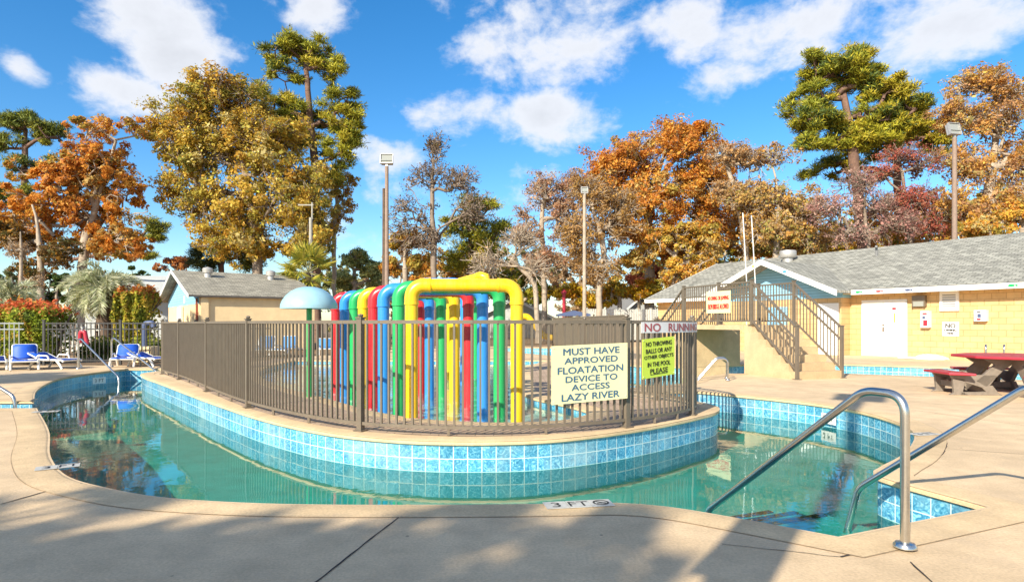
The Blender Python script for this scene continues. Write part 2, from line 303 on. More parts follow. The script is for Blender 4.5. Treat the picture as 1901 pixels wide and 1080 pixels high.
# ------------------------------------------------------------------ mesh builder
class MB:
    def __init__(s): s.v = []; s.f = []; s.uv = None
    def add(s, vs, fs):
        o = len(s.v); s.v += [tuple(v) for v in vs]; s.f += [tuple(i + o for i in f) for f in fs]; return s
    def box(s, c, d, rz=0.0, M=None):
        x, y, z = d[0] / 2, d[1] / 2, d[2] / 2
        vs = [Vector((a * x, b * y, e * z)) for a in (-1, 1) for b in (-1, 1) for e in (-1, 1)]
        if M is None: M = Matrix.Rotation(rz, 3, 'Z')
        c = Vector(c)
        return s.add([M @ v + c for v in vs], [(0, 1, 3, 2), (4, 6, 7, 5), (0, 4, 5, 1), (2, 3, 7, 6), (0, 2, 6, 4), (1, 5, 7, 3)])
    def bar(s, p, q, w, h, up=(0, 0, 1)):
        p, q = Vector(p), Vector(q); t = (q - p).normalized(); u = Vector(up)
        if abs(t.dot(u)) > .99: u = Vector((0, 1, 0))
        a = t.cross(u).normalized() * (w / 2); b = a.cross(t).normalized() * (h / 2)
        vs = [e + i * a + j * b for e in (p, q) for (i, j) in ((-1, -1), (1, -1), (1, 1), (-1, 1))]
        return s.add(vs, [(0, 1, 2, 3), (7, 6, 5, 4), (0, 4, 5, 1), (1, 5, 6, 2), (2, 6, 7, 3), (3, 7, 4, 0)])
    def tube(s, path, r, seg=10, cap=True, closed=False):
        path = [Vector(p) for p in path]; n = len(path); rs = r if isinstance(r, (list, tuple)) else [r] * n
        tan = []
        for i in range(n):
            a = path[(i - 1) % n] if closed or i else path[i]; b = path[(i + 1) % n] if closed or i < n - 1 else path[i]
            tan.append((b - a).normalized())
        u = tan[0].orthogonal().normalized(); vs = []
        for i in range(n):
            u = (u - tan[i] * u.dot(tan[i])).normalized(); v = tan[i].cross(u)
            for k in range(seg):
                t = 2 * math.pi * k / seg; vs.append(path[i] + (u * math.cos(t) + v * math.sin(t)) * rs[i])
        fs = []
        for i in range(n if closed else n - 1):
            j = (i + 1) % n
            for k in range(seg): fs.append((i * seg + k, i * seg + (k + 1) % seg, j * seg + (k + 1) % seg, j * seg + k))
        if cap and not closed: fs += [tuple(range(seg))[::-1], tuple(range((n - 1) * seg, n * seg))]
        return s.add(vs, fs)
    def prism(s, poly, vec):
        """planar 3-D polygon pushed along vec"""
        n = len(poly); vec = Vector(vec); a = [Vector(p) for p in poly]
        return s.add(a + [p + vec for p in a], [tuple(range(n))[::-1], tuple(range(n, 2 * n))] + [(i, (i + 1) % n, n + (i + 1) % n, n + i) for i in range(n)])
    def lathe(s, prof, c=(0, 0, 0), seg=24):
        c = Vector(c); vs = []; fs = []
        for (r, z) in prof:
            for k in range(seg):
                t = 2 * math.pi * k / seg; vs.append(c + Vector((r * math.cos(t), r * math.sin(t), z)))
        for i in range(len(prof) - 1):
            for k in range(seg): fs.append((i * seg + k, i * seg + (k + 1) % seg, (i + 1) * seg + (k + 1) % seg, (i + 1) * seg + k))
        return s.add(vs, fs)
    def build(s, name, m, parent=None, smooth=False, local=False, bevel=0.0, recalc=True):
        o = Vector((0, 0, 0))
        if parent is not None and not local:
            p = parent
            while p is not None: o = o + p.location; p = p.parent
        me = bpy.data.meshes.new(name); me.from_pydata([tuple(Vector(v) - o) for v in s.v], [], s.f)
        if s.uv:
            l = me.uv_layers.new(name='UVMap')
            for i, u in enumerate(s.uv): l.data[i].uv = u
        me.materials.append(m)
        if recalc and not s.uv:
            bm = bmesh.new(); bm.from_mesh(me); bmesh.ops.recalc_face_normals(bm, faces=bm.faces); bm.to_mesh(me); bm.free()
        if smooth:
            me.polygons.foreach_set('use_smooth', [True] * len(me.polygons))
            me.set_sharp_from_angle(angle=R(40))
        ob = bpy.data.objects.new(name, me); COL.objects.link(ob)
        if parent is not None: ob.parent = parent
        if bevel:
            b = ob.modifiers.new('bevel', 'BEVEL'); b.width = bevel; b.segments = 2; b.limit_method = 'ANGLE'
        return ob

def tag(o, label=None, cat=None, group=None, kind=None):
    if label: o['label'] = label
    if cat: o['category'] = cat
    if group: o['group'] = group
    if kind: o['kind'] = kind
    return o
def thing(name, label, cat, loc=(0, 0, 0), rz=0.0, group=None):
    o = bpy.data.objects.new(name, None); COL.objects.link(o); o.location = loc; o.rotation_euler = (0, 0, rz); o.empty_display_size = .1
    return tag(o, label, cat, group)
def copy_tree(o, parent=None):
    c = o.copy(); COL.objects.link(c)
    if parent is not None: c.parent = parent
    for ch in list(o.children): copy_tree(ch, c)
    return c

def text_geo(body, size, align='CENTER'):
    cu = bpy.data.curves.new('t', 'FONT'); cu.body = body; cu.size = size; cu.align_x = align; cu.resolution_u = 3; cu.offset = 0
    ob = bpy.data.objects.new('t', cu); COL.objects.link(ob); dg = bpy.context.evaluated_depsgraph_get(); dg.update()
    me = bpy.data.meshes.new_from_object(ob.evaluated_get(dg)); vs = [v.co.copy() for v in me.vertices]; fs = [tuple(p.vertices) for p in me.polygons]
    bpy.data.objects.remove(ob); bpy.data.curves.remove(cu); bpy.data.meshes.remove(me); return vs, fs
def lettering(lines, fn, name, m, parent, local=False, subdiv=False):
    """lines: (text, cap size, x, y, x stretch); fn maps sign-plane (x, y) to 3-D"""
    b = MB()
    for (tx, size, x0, y0, wid) in lines:
        vs, fs = text_geo(tx, size)
        xs = [v.x for v in vs]; k = wid / (max(xs) - min(xs)); mid = (max(xs) + min(xs)) / 2
        b.add([fn((v.x - mid) * k + x0, v.y + y0) for v in vs], fs)
    return b.build(name, m, parent, local=local, recalc=False)

def smooth(pts, corners=(), step=.1, closed=True):
    """Catmull-Rom through pts, kept sharp at the listed corners"""
    n = len(pts); P = [Vector((p[0], p[1])) for p in pts]; outp = []
    for i in range(n if closed else n - 1):
        p1, p2 = P[i], P[(i + 1) % n]
        p0 = P[(i - 1) % n] if (closed or i > 0) else p1; p3 = P[(i + 2) % n] if (closed or i + 2 < n) else p2
        if i in corners: p0 = p1 - (p2 - p1)
        if (i + 1) % n in corners: p3 = p2 + (p2 - p1)
        L = (p2 - p1).length; k = max(1, int(L / step))
        a1, a2, a3 = max((p1 - p0).length, 1e-4) ** .5, max(L, 1e-4) ** .5, max((p3 - p2).length, 1e-4) ** .5
        m1 = (p2 - p1 + a2 * ((p1 - p0) / a1 - (p2 - p0) / (a1 + a2))); m2 = (p2 - p1 + a2 * ((p3 - p2) / a3 - (p3 - p1) / (a2 + a3)))
        for j in range(k):
            t = j / k; h = t * t * (3 - 2 * t)
            outp.append(p1 * (2 * t ** 3 - 3 * t * t + 1) + m1 * (t ** 3 - 2 * t * t + t) + p2 * h + m2 * (t ** 3 - t * t))
    if not closed: outp.append(P[-1])
    return outp
def area(p): return sum(p[i].x * p[(i + 1) % len(p)].y - p[(i + 1) % len(p)].x * p[i].y for i in range(len(p))) / 2
def offset(p, d):
    """closed CCW polygon moved outward by d (miter limited)"""
    n = len(p); o = []
    for i in range(n):
        a = (p[i] - p[i - 1]).normalized(); b = (p[(i + 1) % n] - p[i]).normalized()
        na, nb = Vector((a.y, -a.x)), Vector((b.y, -b.x)); m = na + nb
        m = m / max(m.length_squared / 2, .5) if m.length > 1e-6 else na
        o.append(p[i] + m * d)
    return o
def sheet(name, loops, z, m, parent=None):
    L = [[Vector((p[0], p[1], 0)) for p in l] for l in loops]; flat = [q for l in L for q in l]
    b = MB(); b.add([(q.x, q.y, z) for q in flat], [tuple(t) for t in tessellate_polygon(L)]); ob = b.build(name, m, parent)
    # face up
    me = ob.data; bm = bmesh.new(); bm.from_mesh(me); bm.normal_update()
    fl = [f for f in bm.faces if f.normal.z < 0]; bmesh.ops.reverse_faces(bm, faces=fl); bm.to_mesh(me); bm.free()
    return ob
# ================================================================== SETTING: deck, pools, water
def ccw(p): return p if area(p) > 0 else p[::-1]
river_pts = [(-6.85, 8.93), (-5.23, 7.0), (-4.17, 5.61), (-3.51, 4.92), (-3.0, 4.6), (-2.47, 4.36), (-1.84, 4.226), (-1.27, 4.18), (-.29, 4.18), (.29, 4.20),
             (.72, 4.22), (1.04, 4.13), (1.497, 3.83), (1.87, 3.55), (3.16, 4.12), (2.93, 5.02), (3.10, 5.24), (3.56, 5.69), (4.10, 6.34), (4.5, 6.95), (4.72, 7.5), (4.83, 8.1),
             (4.84, 8.6), (4.74, 9.1), (4.55, 9.55), (4.3, 9.95), (4.0, 10.35), (3.63, 10.8), (3.3, 11.1), (2.9, 11.1), (2.55, 10.75), (2.6, 10.2), (2.92, 9.65), (3.02, 9.1), (2.86, 8.6),
             (2.48, 8.13), (1.58, 7.27), (.876, 6.76), (.28, 6.48), (-.45, 6.39), (-1.13, 6.48), (-1.97, 6.87), (-3.06, 7.81), (-4.52, 9.45), (-7.1, 12.57), (-8.6, 14.4), (-9.05, 15.2), (-9.0, 16.6),
             (-10.35, 16.6), (-10.35, 15.4), (-10.25, 14.6), (-10.0, 13.7), (-9.4, 12.5), (-8.6, 11.2), (-7.5, 9.72), (-9.1, 9.7), (-9.0, 8.93)]
rc = {0, 13, 14, 47, 48, 49, 54, 55, 56}
river = ccw(smooth(river_pts, rc, .12))
kid_pts = [(-4.8, 12.5), (-3.1, 10.2), (-1.9, 8.6), (-1.2, 7.97), (-.55, 7.7), (.1, 7.66), (.72, 7.9), (1.05, 8.5), (.85, 9.2), (.27, 10.4), (.15, 13), (.3, 17), (1.2, 20.5), (-7.2, 20.5), (-6.5, 16)]
kid = ccw(smooth(kid_pts, {12, 13}, .2))
main_pts = [(1.75, 11.8), (2.7, 12.0), (3.6, 12.8), (4.3, 14.0), (5.2, 15.1), (8.13, 15.1), (11.0, 13.4), (15.0, 11.0), (17.5, 13.8), (13.6, 16.4), (11.77, 17.4), (10.0, 18.4), (7.4, 18.4), (4.8, 17.35), (3.4, 18.2),
            (3.2, 22), (2.5, 31), (-.6, 32), (-.2, 27), (2.0, 22), (1.7, 17)]
mainp = ccw(smooth(main_pts, {4, 5, 7, 8, 13, 16, 17}, .25))
deck_o = [(-30, -16), (30, -16), (30, 16), (34, 22), (22, 40), (6, 40), (4, 33), (-6, 33), (-7.5, 22), (-9, 18.1), (-30, 17.3)]
tag(sheet('pool_deck', [deck_o, river, kid, mainp], 0.0, MT['deck']), kind='structure')
gr = sheet('ground', [[(-900, -900), (900, -900), (900, 1500), (-900, 1500)], deck_o], -.02, MT['straw']); tag(gr, kind='structure')

def coping(name, loop):
    prof = [(.28, .004), (.16, .0045), (.04, .004), (.012, -.001), (.0, -.012), (.0, -.036), (.012, -.046), (.035, -.049)]
    rings = [offset(loop, o) for o, _ in prof]; n = len(loop); b = MB()
    vs = [(p.x, p.y, prof[i][1]) for i, r in enumerate(rings) for p in r]; fs = []
    for i in range(len(prof) - 1):
        for k in range(n): fs.append((i * n + k, i * n + (k + 1) % n, (i + 1) * n + (k + 1) % n, (i + 1) * n + k))
    b.add(vs, fs); o = b.build(name, MT['coping'], smooth=True); tag(o, kind='structure')
    j = MB(); r1, r2 = offset(loop, .282), offset(loop, .2865)      # open joint behind the coping
    j.add([(p.x, p.y, .003) for p in r1] + [(p.x, p.y, .003) for p in r2], [(k, (k + 1) % n, n + (k + 1) % n, n + k) for k in range(n)])
    tag(j.build('coping_joint', MT['joint']), kind='structure')
def strip_wall(name, loop, z0, z1, m, off=.03, tile=.148, tv=.1375):
    l = offset(loop, off); n = len(l); b = MB(); b.uv = []; s = 0
    for k in range(n):
        p, q = l[k], l[(k + 1) % n]; L = (q - p).length
        o = len(b.v); b.v += [(p.x, p.y, z0), (q.x, q.y, z0), (q.x, q.y, z1), (p.x, p.y, z1)]; b.f.append((o, o + 1, o + 2, o + 3))
        u0, u1, v0 = s / tile, (s + L) / tile, (z0 - z1) / tv
        b.uv += [(u0, v0), (u1, v0), (u1, 0), (u0, 0)]; s += L
    o = b.build(name, m); return tag(o, kind='structure')
WZ = -.322
for nm, lp, zt, zf, fm, wm, wz in (('river', river, -.327, -.64, 'plaster', 'water', WZ), ('wading', kid, -.16, -.26, 'kidfloor', 'kidwater', -.10), ('swimming', mainp, -.327, -.75, 'plaster', 'water', -.30)):
    coping(nm + '_pool_coping', lp)
    strip_wall(nm + '_pool_tiles', lp, zt, -.049, MT['tile'])
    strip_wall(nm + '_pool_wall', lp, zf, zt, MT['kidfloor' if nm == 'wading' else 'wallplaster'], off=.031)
    tag(sheet(nm + '_pool_floor', [offset(lp, .032)], zf, MT[fm]), kind='structure')
    tag(sheet(nm + '_water', [offset(lp, .03)], wz, MT[wm]), kind='structure')
# entry steps under water in the right-hand bay, dark nosings on each tread
A_, B_ = Vector((1.87, 3.55)), Vector((3.16, 4.12)); e = (B_ - A_).normalized(); nrm = Vector((-e.y, e.x))
st = MB(); ns = MB()
for i, (t, z) in enumerate(((1.14, -.36), (1.42, -.42), (1.70, -.49))):
    q = [A_ - e * .1, A_ + e * 1.36, A_ + e * 1.30 + nrm * t, A_ - e * .45 + nrm * t]
    st.prism([(p.x, p.y, z - .1) for p in q], (0, 0, .1))
    a, c = A_ + e * .32 + nrm * (t - .006), A_ + e * 1.27 + nrm * (t - .006)
    ns.bar((a.x, a.y, z + .008), (c.x, c.y, z + .008), .055, .012)
tag(st.build('pool_steps', MT['plaster']), kind='structure'); tag(ns.build('pool_step_nosing', MT['dark']), kind='structure')
st = MB()
for t, z in ((.5, -.56), (.95, -.75)): st.box((-9.7, 16.6 - t / 2, z - .1), (1.3, t, .2))
tag(st.build('far_pool_steps', MT['plaster']), kind='structure')

# control joints and cracks in the deck
def joint(pts, wd, jit=.006):
    b = MB(); P = [Vector((*p, 0)) for p in pts]; rnd = random.Random(len(pts) * 31 + int(P[0].x * 100))
    ch = [P[0]]
    for a, c in zip(P, P[1:]):
        k = max(2, int((c - a).length / .07))
        for j in range(1, k + 1): ch.append(a.lerp(c, j / k) + Vector((rnd.uniform(-jit, jit), rnd.uniform(-jit, jit), 0)))
    vs = []; fs = []
    for i, p in enumerate(ch):
        d = (ch[min(i + 1, len(ch) - 1)] - ch[max(i - 1, 0)]).normalized(); nn = Vector((-d.y, d.x, 0)) * wd * rnd.uniform(.3, .7)
        vs += [p + nn + Vector((0, 0, .0036)), p - nn + Vector((0, 0, .0036))]
        if i: fs.append((2 * i - 2, 2 * i - 1, 2 * i + 1, 2 * i))
    b.add(vs, fs); tag(b.build('deck_joint', MT['dark'], recalc=False), kind='structure')
joint([G(745, 956), G(588, 1079), (-1.6, .9)], .009, .003)
joint([G(1560, 1034), G(1640, 1015)], .012); joint([G(1735, 996), G(1892, 966), G(2000, 948)], .010); joint([G(1690, 1043), G(1735, 1085), (3.4, 1.6)], .009, .003)
joint([G(0, 936), G(110, 905), G(150, 897)], .012); joint([G(1340, 1010), G(1560, 1034)], .005)
joint([G(1700, 870), G(1752, 842), G(1758, 822)], .008); joint([G(1760, 833), G(1901, 843)], .006, .003)
joint([G(0, 720), G(130, 718)], .02, .003); joint([G(1690, 760), G(1901, 790)], .006, .003); joint([G(1400, 722), G(1560, 728)], .006, .003)

# ================================================================== ISLAND FENCE
fence_pts = [(-7.4, 17.4), (-8.4, 14.9), (-6.75, 12.85), (-5.1, 10.6), (-3.74, 8.85), (-2.55, 7.62), (-1.67, 6.98), (-.9, 6.74), (-.3, 6.68), (.29, 6.78), (.85, 6.97), (1.34, 7.25), (1.91, 7.68), (2.33, 8.14), (2.56, 8.62), (2.6, 9.1), (2.35, 9.75), (1.75, 10.5), (1.35, 11.5)]
fp = smooth(fence_pts, {1}, .05, closed=False)
cum = [0]
for a, b in zip(fp, fp[1:]): cum.append(cum[-1] + (b - a).length)
def fat(s):
    s = max(0, min(cum[-1] - 1e-6, s)); i = np.searchsorted(cum, s, side='right') - 1; i = min(i, len(fp) - 2)
    t = (s - cum[i]) / (cum[i + 1] - cum[i]); p = fp[i].lerp(fp[i + 1], t); d = (fp[min(i + 2, len(fp) - 1)] - fp[max(i - 1, 0)]).normalized()
    return p, d
NOSE = cum[min(range(len(fp)), key=lambda i: (fp[i] - Vector((2.58, 8.75))).length)]
def s_at_px(px, lo=0.0):
    best = min((abs(950.5 + F * fp[i].x / fp[i].y - px) + (1e6 if cum[i] < lo or cum[i] > NOSE else 0), cum[i]) for i in range(len(fp))); return best[1]
paver = [(p.x, p.y) for p in fp if p.y < 17.35] + [(1.35, 17), (2.0, 21.2), (-8.2, 21.2)]
tag(sheet('paver_apron', [[Vector(q) for q in paver], offset(kid, .278)], .0055, MT['paver']), kind='structure')
s0 = 0.0; S1 = s_at_px(1288, 12); post_s = [s0]
corner = min(range(len(fp)), key=lambda i: (fp[i] - Vector((-8.4, 14.9))).length); sc_ = cum[corner]
post_s += [sc_] + [s_at_px(px, sc_ + .3) for px in (333, 384, 461, 670)] + [s_at_px(1165, sc_ + 6), s_at_px(1284, sc_ + 6)] + [S1 + 1.6, cum[-1]]
post_s = sorted(set(round(x, 3) for x in post_s))
isl = thing('island_fence', 'curved bronze metal picket fence around the paved island with the wading pool', 'fence', (fp[len(fp) // 2].x, fp[len(fp) // 2].y, 0))
FT, FB = 1.255, .095
def post(b_, p, h, w, cap=True):
    b_.box((p.x, p.y, h / 2), (w, w, h)); b_.box((p.x, p.y, .006), (w * 2, w * 2, .012))
    if cap:
        b_.box((p.x, p.y, h + .008), (w * 1.25, w * 1.25, .016)); b_.lathe([(w * .3, h + .016), (w * .5, h + .035), (w * .35, h + .055), (.001, h + .06)], (p.x, p.y, 0), 8)
for s in post_s:
    p, d = fat(s); b = MB(); ang_ = math.atan2(d.y, d.x)
    b.box((p.x, p.y, FT / 2 + .01), (.066, .066, FT + .02), ang_); b.box((p.x, p.y, .014), (.12, .12, .012), ang_)
    b.box((p.x, p.y, FT + .028), (.085, .085, .016), ang_); b.lathe([(.022, FT + .036), (.034, FT + .05), (.03, FT + .066), (.001, FT + .075)], (p.x, p.y, 0), 8)
    b.build('post', MT['fence'], isl)
def railrun(b, sa, sb, z, w, h):
    k = max(1, int((sb - sa) / .25)); pts = [fat(sa + (sb - sa) * i / k)[0] for i in range(k + 1)]
    for p, q in zip(pts, pts[1:]): b.bar((p.x, p.y, z), (q.x, q.y, z), w, h)
for sa, sb in zip(post_s, post_s[1:]):
    t = MB(); railrun(t, sa, sb, FT - .02, .042, .04); t.build('top_rail', MT['fence'], isl)
    t = MB(); railrun(t, sa, sb, FB, .036, .036); t.build('bottom_rail', MT['fence'], isl)
    n = max(2, round((sb - sa) / .096)); b = MB()
    for i in range(1, n):
        p, d = fat(sa + (sb - sa) * i / n); b.box((p.x, p.y, (FT + FB) / 2 - .01), (.022, .022, FT - FB - .02), math.atan2(d.y, d.x))
    if n > 14:
        for i in (1, 2):
            p, d = fat(sa + (sb - sa) * i / 3); b.box((p.x, p.y, .045), (.03, .03, .07))
    b.build('picket_panel', MT['fence'], isl)

# ================================================================== SIGNS ON THE ISLAND FENCE
def fence_sign(name, label, px0, px1, z0, z1, m, lines, lm, tilt=0.0, bend=False, out=.045, bold=True):
    sa, sb = s_at_px(px0, sc_ + 6), s_at_px(px1, sc_ + 6)
    W = None
    if not bend:
        a, _ = fat(sa); c, _ = fat(sb); d = (c - a).normalized(); nn = Vector((d.y, -d.x)); W = (c - a).length
        # keep the flat board just clear of the curved rails in front of the fence
        mx_ = max((fat(sa + (sb - sa) * i / 20)[0] - a).dot(nn) for i in range(21))
        def pos(u, z, k=0.0): q = a + d * u + nn * (mx_ + out + k); return (q.x, q.y, z + (u / W - .5) * tilt)
    else:
        W = sb - sa
        def pos(u, z, k=0.0):
            p, d = fat(sa + u); nn = Vector((d.y, -d.x)); q = p + nn * (out + k); return (q.x, q.y, z)
    root = thing(name, label, 'sign', pos(W / 2, (z0 + z1) / 2))
    b = MB(); k = 24 if bend else 1; vs = []; fs = []
    for i in range(k + 1):
        u = W * i / k
        vs += [pos(u, z0, 0), pos(u, z1, 0), pos(u, z1, -.006), pos(u, z0, -.006)]
        if i:
            o = 4 * i
            fs += [(o - 4 + j, o - 4 + (j + 1) % 4, o + (j + 1) % 4, o + j) for j in range(4)]
    fs += [(0, 1, 2, 3), (4 * k + 3, 4 * k + 2, 4 * k + 1, 4 * k)]
    b.add(vs, fs).build('board', m, root)
    H = z1 - z0
    def fn(x, y, k=0): return pos(W * x, z0 + H * y, .003 + .0004 * k)
    for (ls, mm) in (lines if isinstance(lines[0][0], list) else [(lines, lm)]):
        b = MB()
        for (tx, size, x0, y0, wid) in ls:
            if tx == '_': b.add([fn(x0 - wid / 2, y0), fn(x0 + wid / 2, y0), fn(x0 + wid / 2, y0 + size), fn(x0 - wid / 2, y0 + size)], [(0, 1, 2, 3)]); continue
            tv, tf = text_geo(tx, 1.0); xs = [v.x for v in tv]; ys = [v.y for v in tv]; kx = wid / (max(xs) - min(xs)); ky = size / (max(ys) - min(ys)); mid = (max(xs) + min(xs)) / 2; yb = min(ys)
            
            for k_, (ox, oy) in enumerate(((0, 0), (.012, 0), (-.012, 0), (.006, .010), (-.006, -.010)) if bold else ((0, 0),)): b.add([fn((v.x - mid) * kx + x0 + ox * size * 3.6 * H / W, (v.y - yb) * ky + y0 + oy * 2.2 * size, k_) for v in tv], tf)
        b.build('lettering', mm, root, recalc=False)
    b = MB()
    for u, y in ((.03, .96), (.97, .96), (.03, .05), (.97, .05)):
        q = Vector(fn(u, y)); b = MB(); b.lathe([(.008, 0), (.006, .004), (.001, .006)], q, 8); b.build('screw', MT['metal'], root)
    return root
fence_sign('rule_sign', 'cream sign on the island fence about an approved floatation device for the lazy river', 1019, 1159, .345, .985, MT['sign_cream'],
           [('MUST HAVE', .115, .515, .83, .74), ('APPROVED', .105, .51, .68, .70), ('FLOATATION', .115, .505, .51, .86), ('DEVICE TO', .105, .515, .36, .68), ('ACCESS', .105, .50, .215, .50), ('LAZY RIVER', .115, .505, .045, .76)], MT['sign_navy'], tilt=.025)
fence_sign('rule_sign', 'lime green sign on the island fence against throwing balls in the pool', 1183, 1244, .575, 1.045, MT['sign_lime'],
           [('NO THROWING', .115, .5, .80, .80), ('BALLS OR ANY', .115, .5, .625, .80), ('OTHER OBJECTS', .115, .5, .455, .90), ('IN THE POOL', .115, .5, .28, .70), ('PLEASE', .125, .5, .10, .54), ('_', .015, .5, .07, .54)], MT['black'], tilt=.03)
fence_sign('rule_sign', 'long pale sign with faded red NO RUNNING letters bent round the fence end', 1184, 1288, 1.105, 1.235, MT['sign_grey'],
           [([('NO', .74, .145, .13, .21), ('RUNN', .74, .55, .13, .36)], MT['maroon']), ([('ING', .70, .86, .14, .2)], MT['pinkred'])], None, bend=True)

# ================================================================== WATER ARCHES
def arch(col, lp, rp, H, name_label, r=.084, rc=.165, grp='coloured water arches in the wading pool'):
    lp, rp = Vector((*lp, 0)), Vector((*rp, 0)); d = (rp - lp).normalized(); m = MT[col]
    t = thing('water_arch', name_label, 'water arch', (lp.x, lp.y, -.25), group=grp)
    for p, sg in ((lp, 1), (rp, -1)):
        b = MB(); b.tube([p + Vector((0, 0, -.25)), p + Vector((0, 0, H - r - rc + .0))], r, 20)
        b.tube([p + Vector((0, 0, -.25)), p + Vector((0, 0, -.235))], r * 1.5, 20)
        b.build('leg', m, t, smooth=True)
        c = p + d * sg * rc + Vector((0, 0, H - r - rc)); pth = [p + Vector((0, 0, H - r - rc - .085))]
        pth += [c + (-d * sg) * rc * math.cos(a) + Vector((0, 0, rc * math.sin(a))) for a in [i * math.pi / 2 / 10 for i in range(11)]] + [p + d * sg * (rc + .085) + Vector((0, 0, H - r))]
        b = MB(); b.tube(pth, r + .007, 20); b.tube([pth[0] - Vector((0, 0, .004)), pth[0] + Vector((0, 0, .022))], r + .012, 20); e2 = pth[-1]
        b.tube([e2 + d * sg * .004, e2 - d * sg * .022], r + .012, 20); b.build('elbow', m, t, smooth=True)
    b = MB(); b.tube([lp + d * rc + Vector((0, 0, H - r)), rp - d * rc + Vector((0, 0, H - r))], r, 20); b.build('crossbar', m, t, smooth=True)
    return t
cols = ['yellow', 'green', 'blue', 'red'] * 2
Lpx = [764, 740, 712, 693.8, 674.2, 657.6, 639.8, 623.4]; Rpx = [959.5, 927, 896, 869.4, 843.6, 819, 797, 781]
nl = ['nearest yellow pipe arch, the largest over the wading pool', 'nearer green pipe arch just behind the front yellow one', 'nearer blue pipe arch between the nearer green and nearer red arches', 'nearer red pipe arch, fourth from the front',
      'farther yellow pipe arch behind the nearer red arch', 'farther green pipe arch behind the farther yellow one', 'farther blue pipe arch in front of the last red one', 'farther red pipe arch, the last of the row']
for i in range(8):
    dl = 8.05 + .5 * i; dr = dl + .06
    arch(cols[i], ((Lpx[i] - 950.5) / F * dl, dl), ((Rpx[i] - 950.5) / F * dr, dr), 1.80, nl[i])
# a taller set farther back, seen over the first row
def big_arch(col, d, pa, pb, y, label):
    a = P3(pa, y, d); c = P3(pb, y, d); arch(col, (a.x, a.y), (c.x, c.y), a.z, label, r=.09, rc=.25, grp='tall arches at the back of the wading pool')
big_arch('blue', 13.6, 771, 862, 516, 'tall blue arch at the back, its bar just above the front yellow arch')
t = thing('spray_boom', 'yellow spray pipe slanting up behind the front yellow arch', 'spray pipe', (*P3(833, 600, 14.2).xy, -.25))
b = MB(); q = P3(833, 600, 14.2); e0 = P3(833, 528, 14.2); e1 = P3(893, 512, 13.4)
b.tube([(q.x, q.y, -.25), (e0.x, e0.y, e0.z - .2)], .085, 18); b.build('leg', MT['yellow'], t, smooth=True)
b = MB(); b.tube([(e0.x, e0.y, e0.z - .25), (e0.x, e0.y, e0.z - .08), e0.lerp(e1, .1)], .092, 18); b.tube([e0, e1], .085, 18); b.build('crossbar', MT['yellow'], t, smooth=True)
b = MB(); b.tube([e0.lerp(e1, .9), e1, e1 + Vector((.1, -.02, -.02)), e1 + Vector((.13, -.03, -.16))], .095, 18); b.build('elbow', MT['yellow'], t, smooth=True)
def stand(col, px, ytop, d, label):
    q = P3(px, ytop, d); t = thing('spray_post', label, 'spray pipe', (q.x, q.y, -.25)); b = MB(); b.tube([(q.x, q.y, -.25), (q.x, q.y, q.z - .1)], .08, 16); b.build('leg', MT[col], t, smooth=True)
    b = MB(); b.tube([(q.x, q.y, q.z - .2), (q.x, q.y, q.z - .02), (q.x + .03, q.y + .05, q.z), (q.x + .06, q.y + .22, q.z)], .088, 16); b.build('elbow', MT[col], t, smooth=True)
stand('green', 883, 546, 14.5, 'green spray post seen between the blue and green right legs')
# mushroom
mp_ = P3(574, 600, 10.25)
t = thing('water_mushroom', 'pale blue water mushroom on a green stem left of the arches', 'water feature', (mp_.x, mp_.y, -.25))
b = MB(); b.tube([(mp_.x, mp_.y, -.25), (mp_.x, mp_.y, 1.62)], .045, 16); b.tube([(mp_.x, mp_.y, -.25), (mp_.x, mp_.y, -.23)], .09, 16); b.build('stem', MT['green'], t, smooth=True)
b = MB(); R0 = .455; b.lathe([(R0 * .93, 1.475), (R0, 1.462), (R0 * 1.0, 1.50), (R0 * .985, 1.54), (R0 * .93, 1.60), (R0 * .82, 1.672), (R0 * .65, 1.742), (R0 * .45, 1.792), (R0 * .22, 1.82), (.001, 1.83)], (mp_.x, mp_.y, 0), 40); b.build('cap', MT['mushblue'], t, smooth=True)
b = MB(); b.lathe([(.05, 1.60), (R0 * .93, 1.475)], (mp_.x, mp_.y, 0), 32); b.build('underside', MT['mushblue'], t, smooth=True)
# ================================================================== HANDRAILS
def bend(pts, r, k=6):
    """round every inner corner of a polyline with radius about r"""
    P = [Vector(p) for p in pts]; o = [P[0]]
    for i in range(1, len(P) - 1):
        a, b, c = P[i - 1], P[i], P[i + 1]; u, v = (a - b).normalized(), (c - b).normalized(); half = u.angle(v) / 2
        l = min(r / math.tan(half), (a - b).length * .48, (c - b).length * .48); s, e = b + u * l, b + v * l
        for j in range(k + 1): t = j / k; o.append(s * (1 - t) ** 2 + b * 2 * t * (1 - t) + e * t * t)
    return o + [P[-1]]
def handrail(label, pts, r=.0238, rad=.16, flange=(0,), grp=None, name='handrail'):
    t = thing(name, label, 'handrail', pts[0], group=grp); b = MB(); b.tube(bend(pts, rad, 10), r, 16); b.build('rail', MT['steel'], t, smooth=True)
    for i in flange:
        b = MB(); b.lathe([(r, .034), (r * 2.0, .030), (r * 2.42, .018), (r * 2.45, .006), (r * 2.45, .006)], pts[i], 24); b.build('flange', MT['steel'], t, smooth=True)
    return t
handrail('near stainless handrail with its post on the deck at the lower right', [(2.122, 3.345, .008), (2.122, 3.345, .835), (2.02, 3.56, .835), (1.485, 4.72, -.21), (1.46, 4.78, -.75)], rad=.19)
q = P3(1596, 905, 4.62)
handrail('second stainless handrail running off the right edge, its lower end in the water', [(3.30, 3.55, .008), (3.30, 3.55, .83), (3.16, 3.80, .83), (2.585, 4.62, q.z), (2.50, 4.72, -.56)], rad=.17)
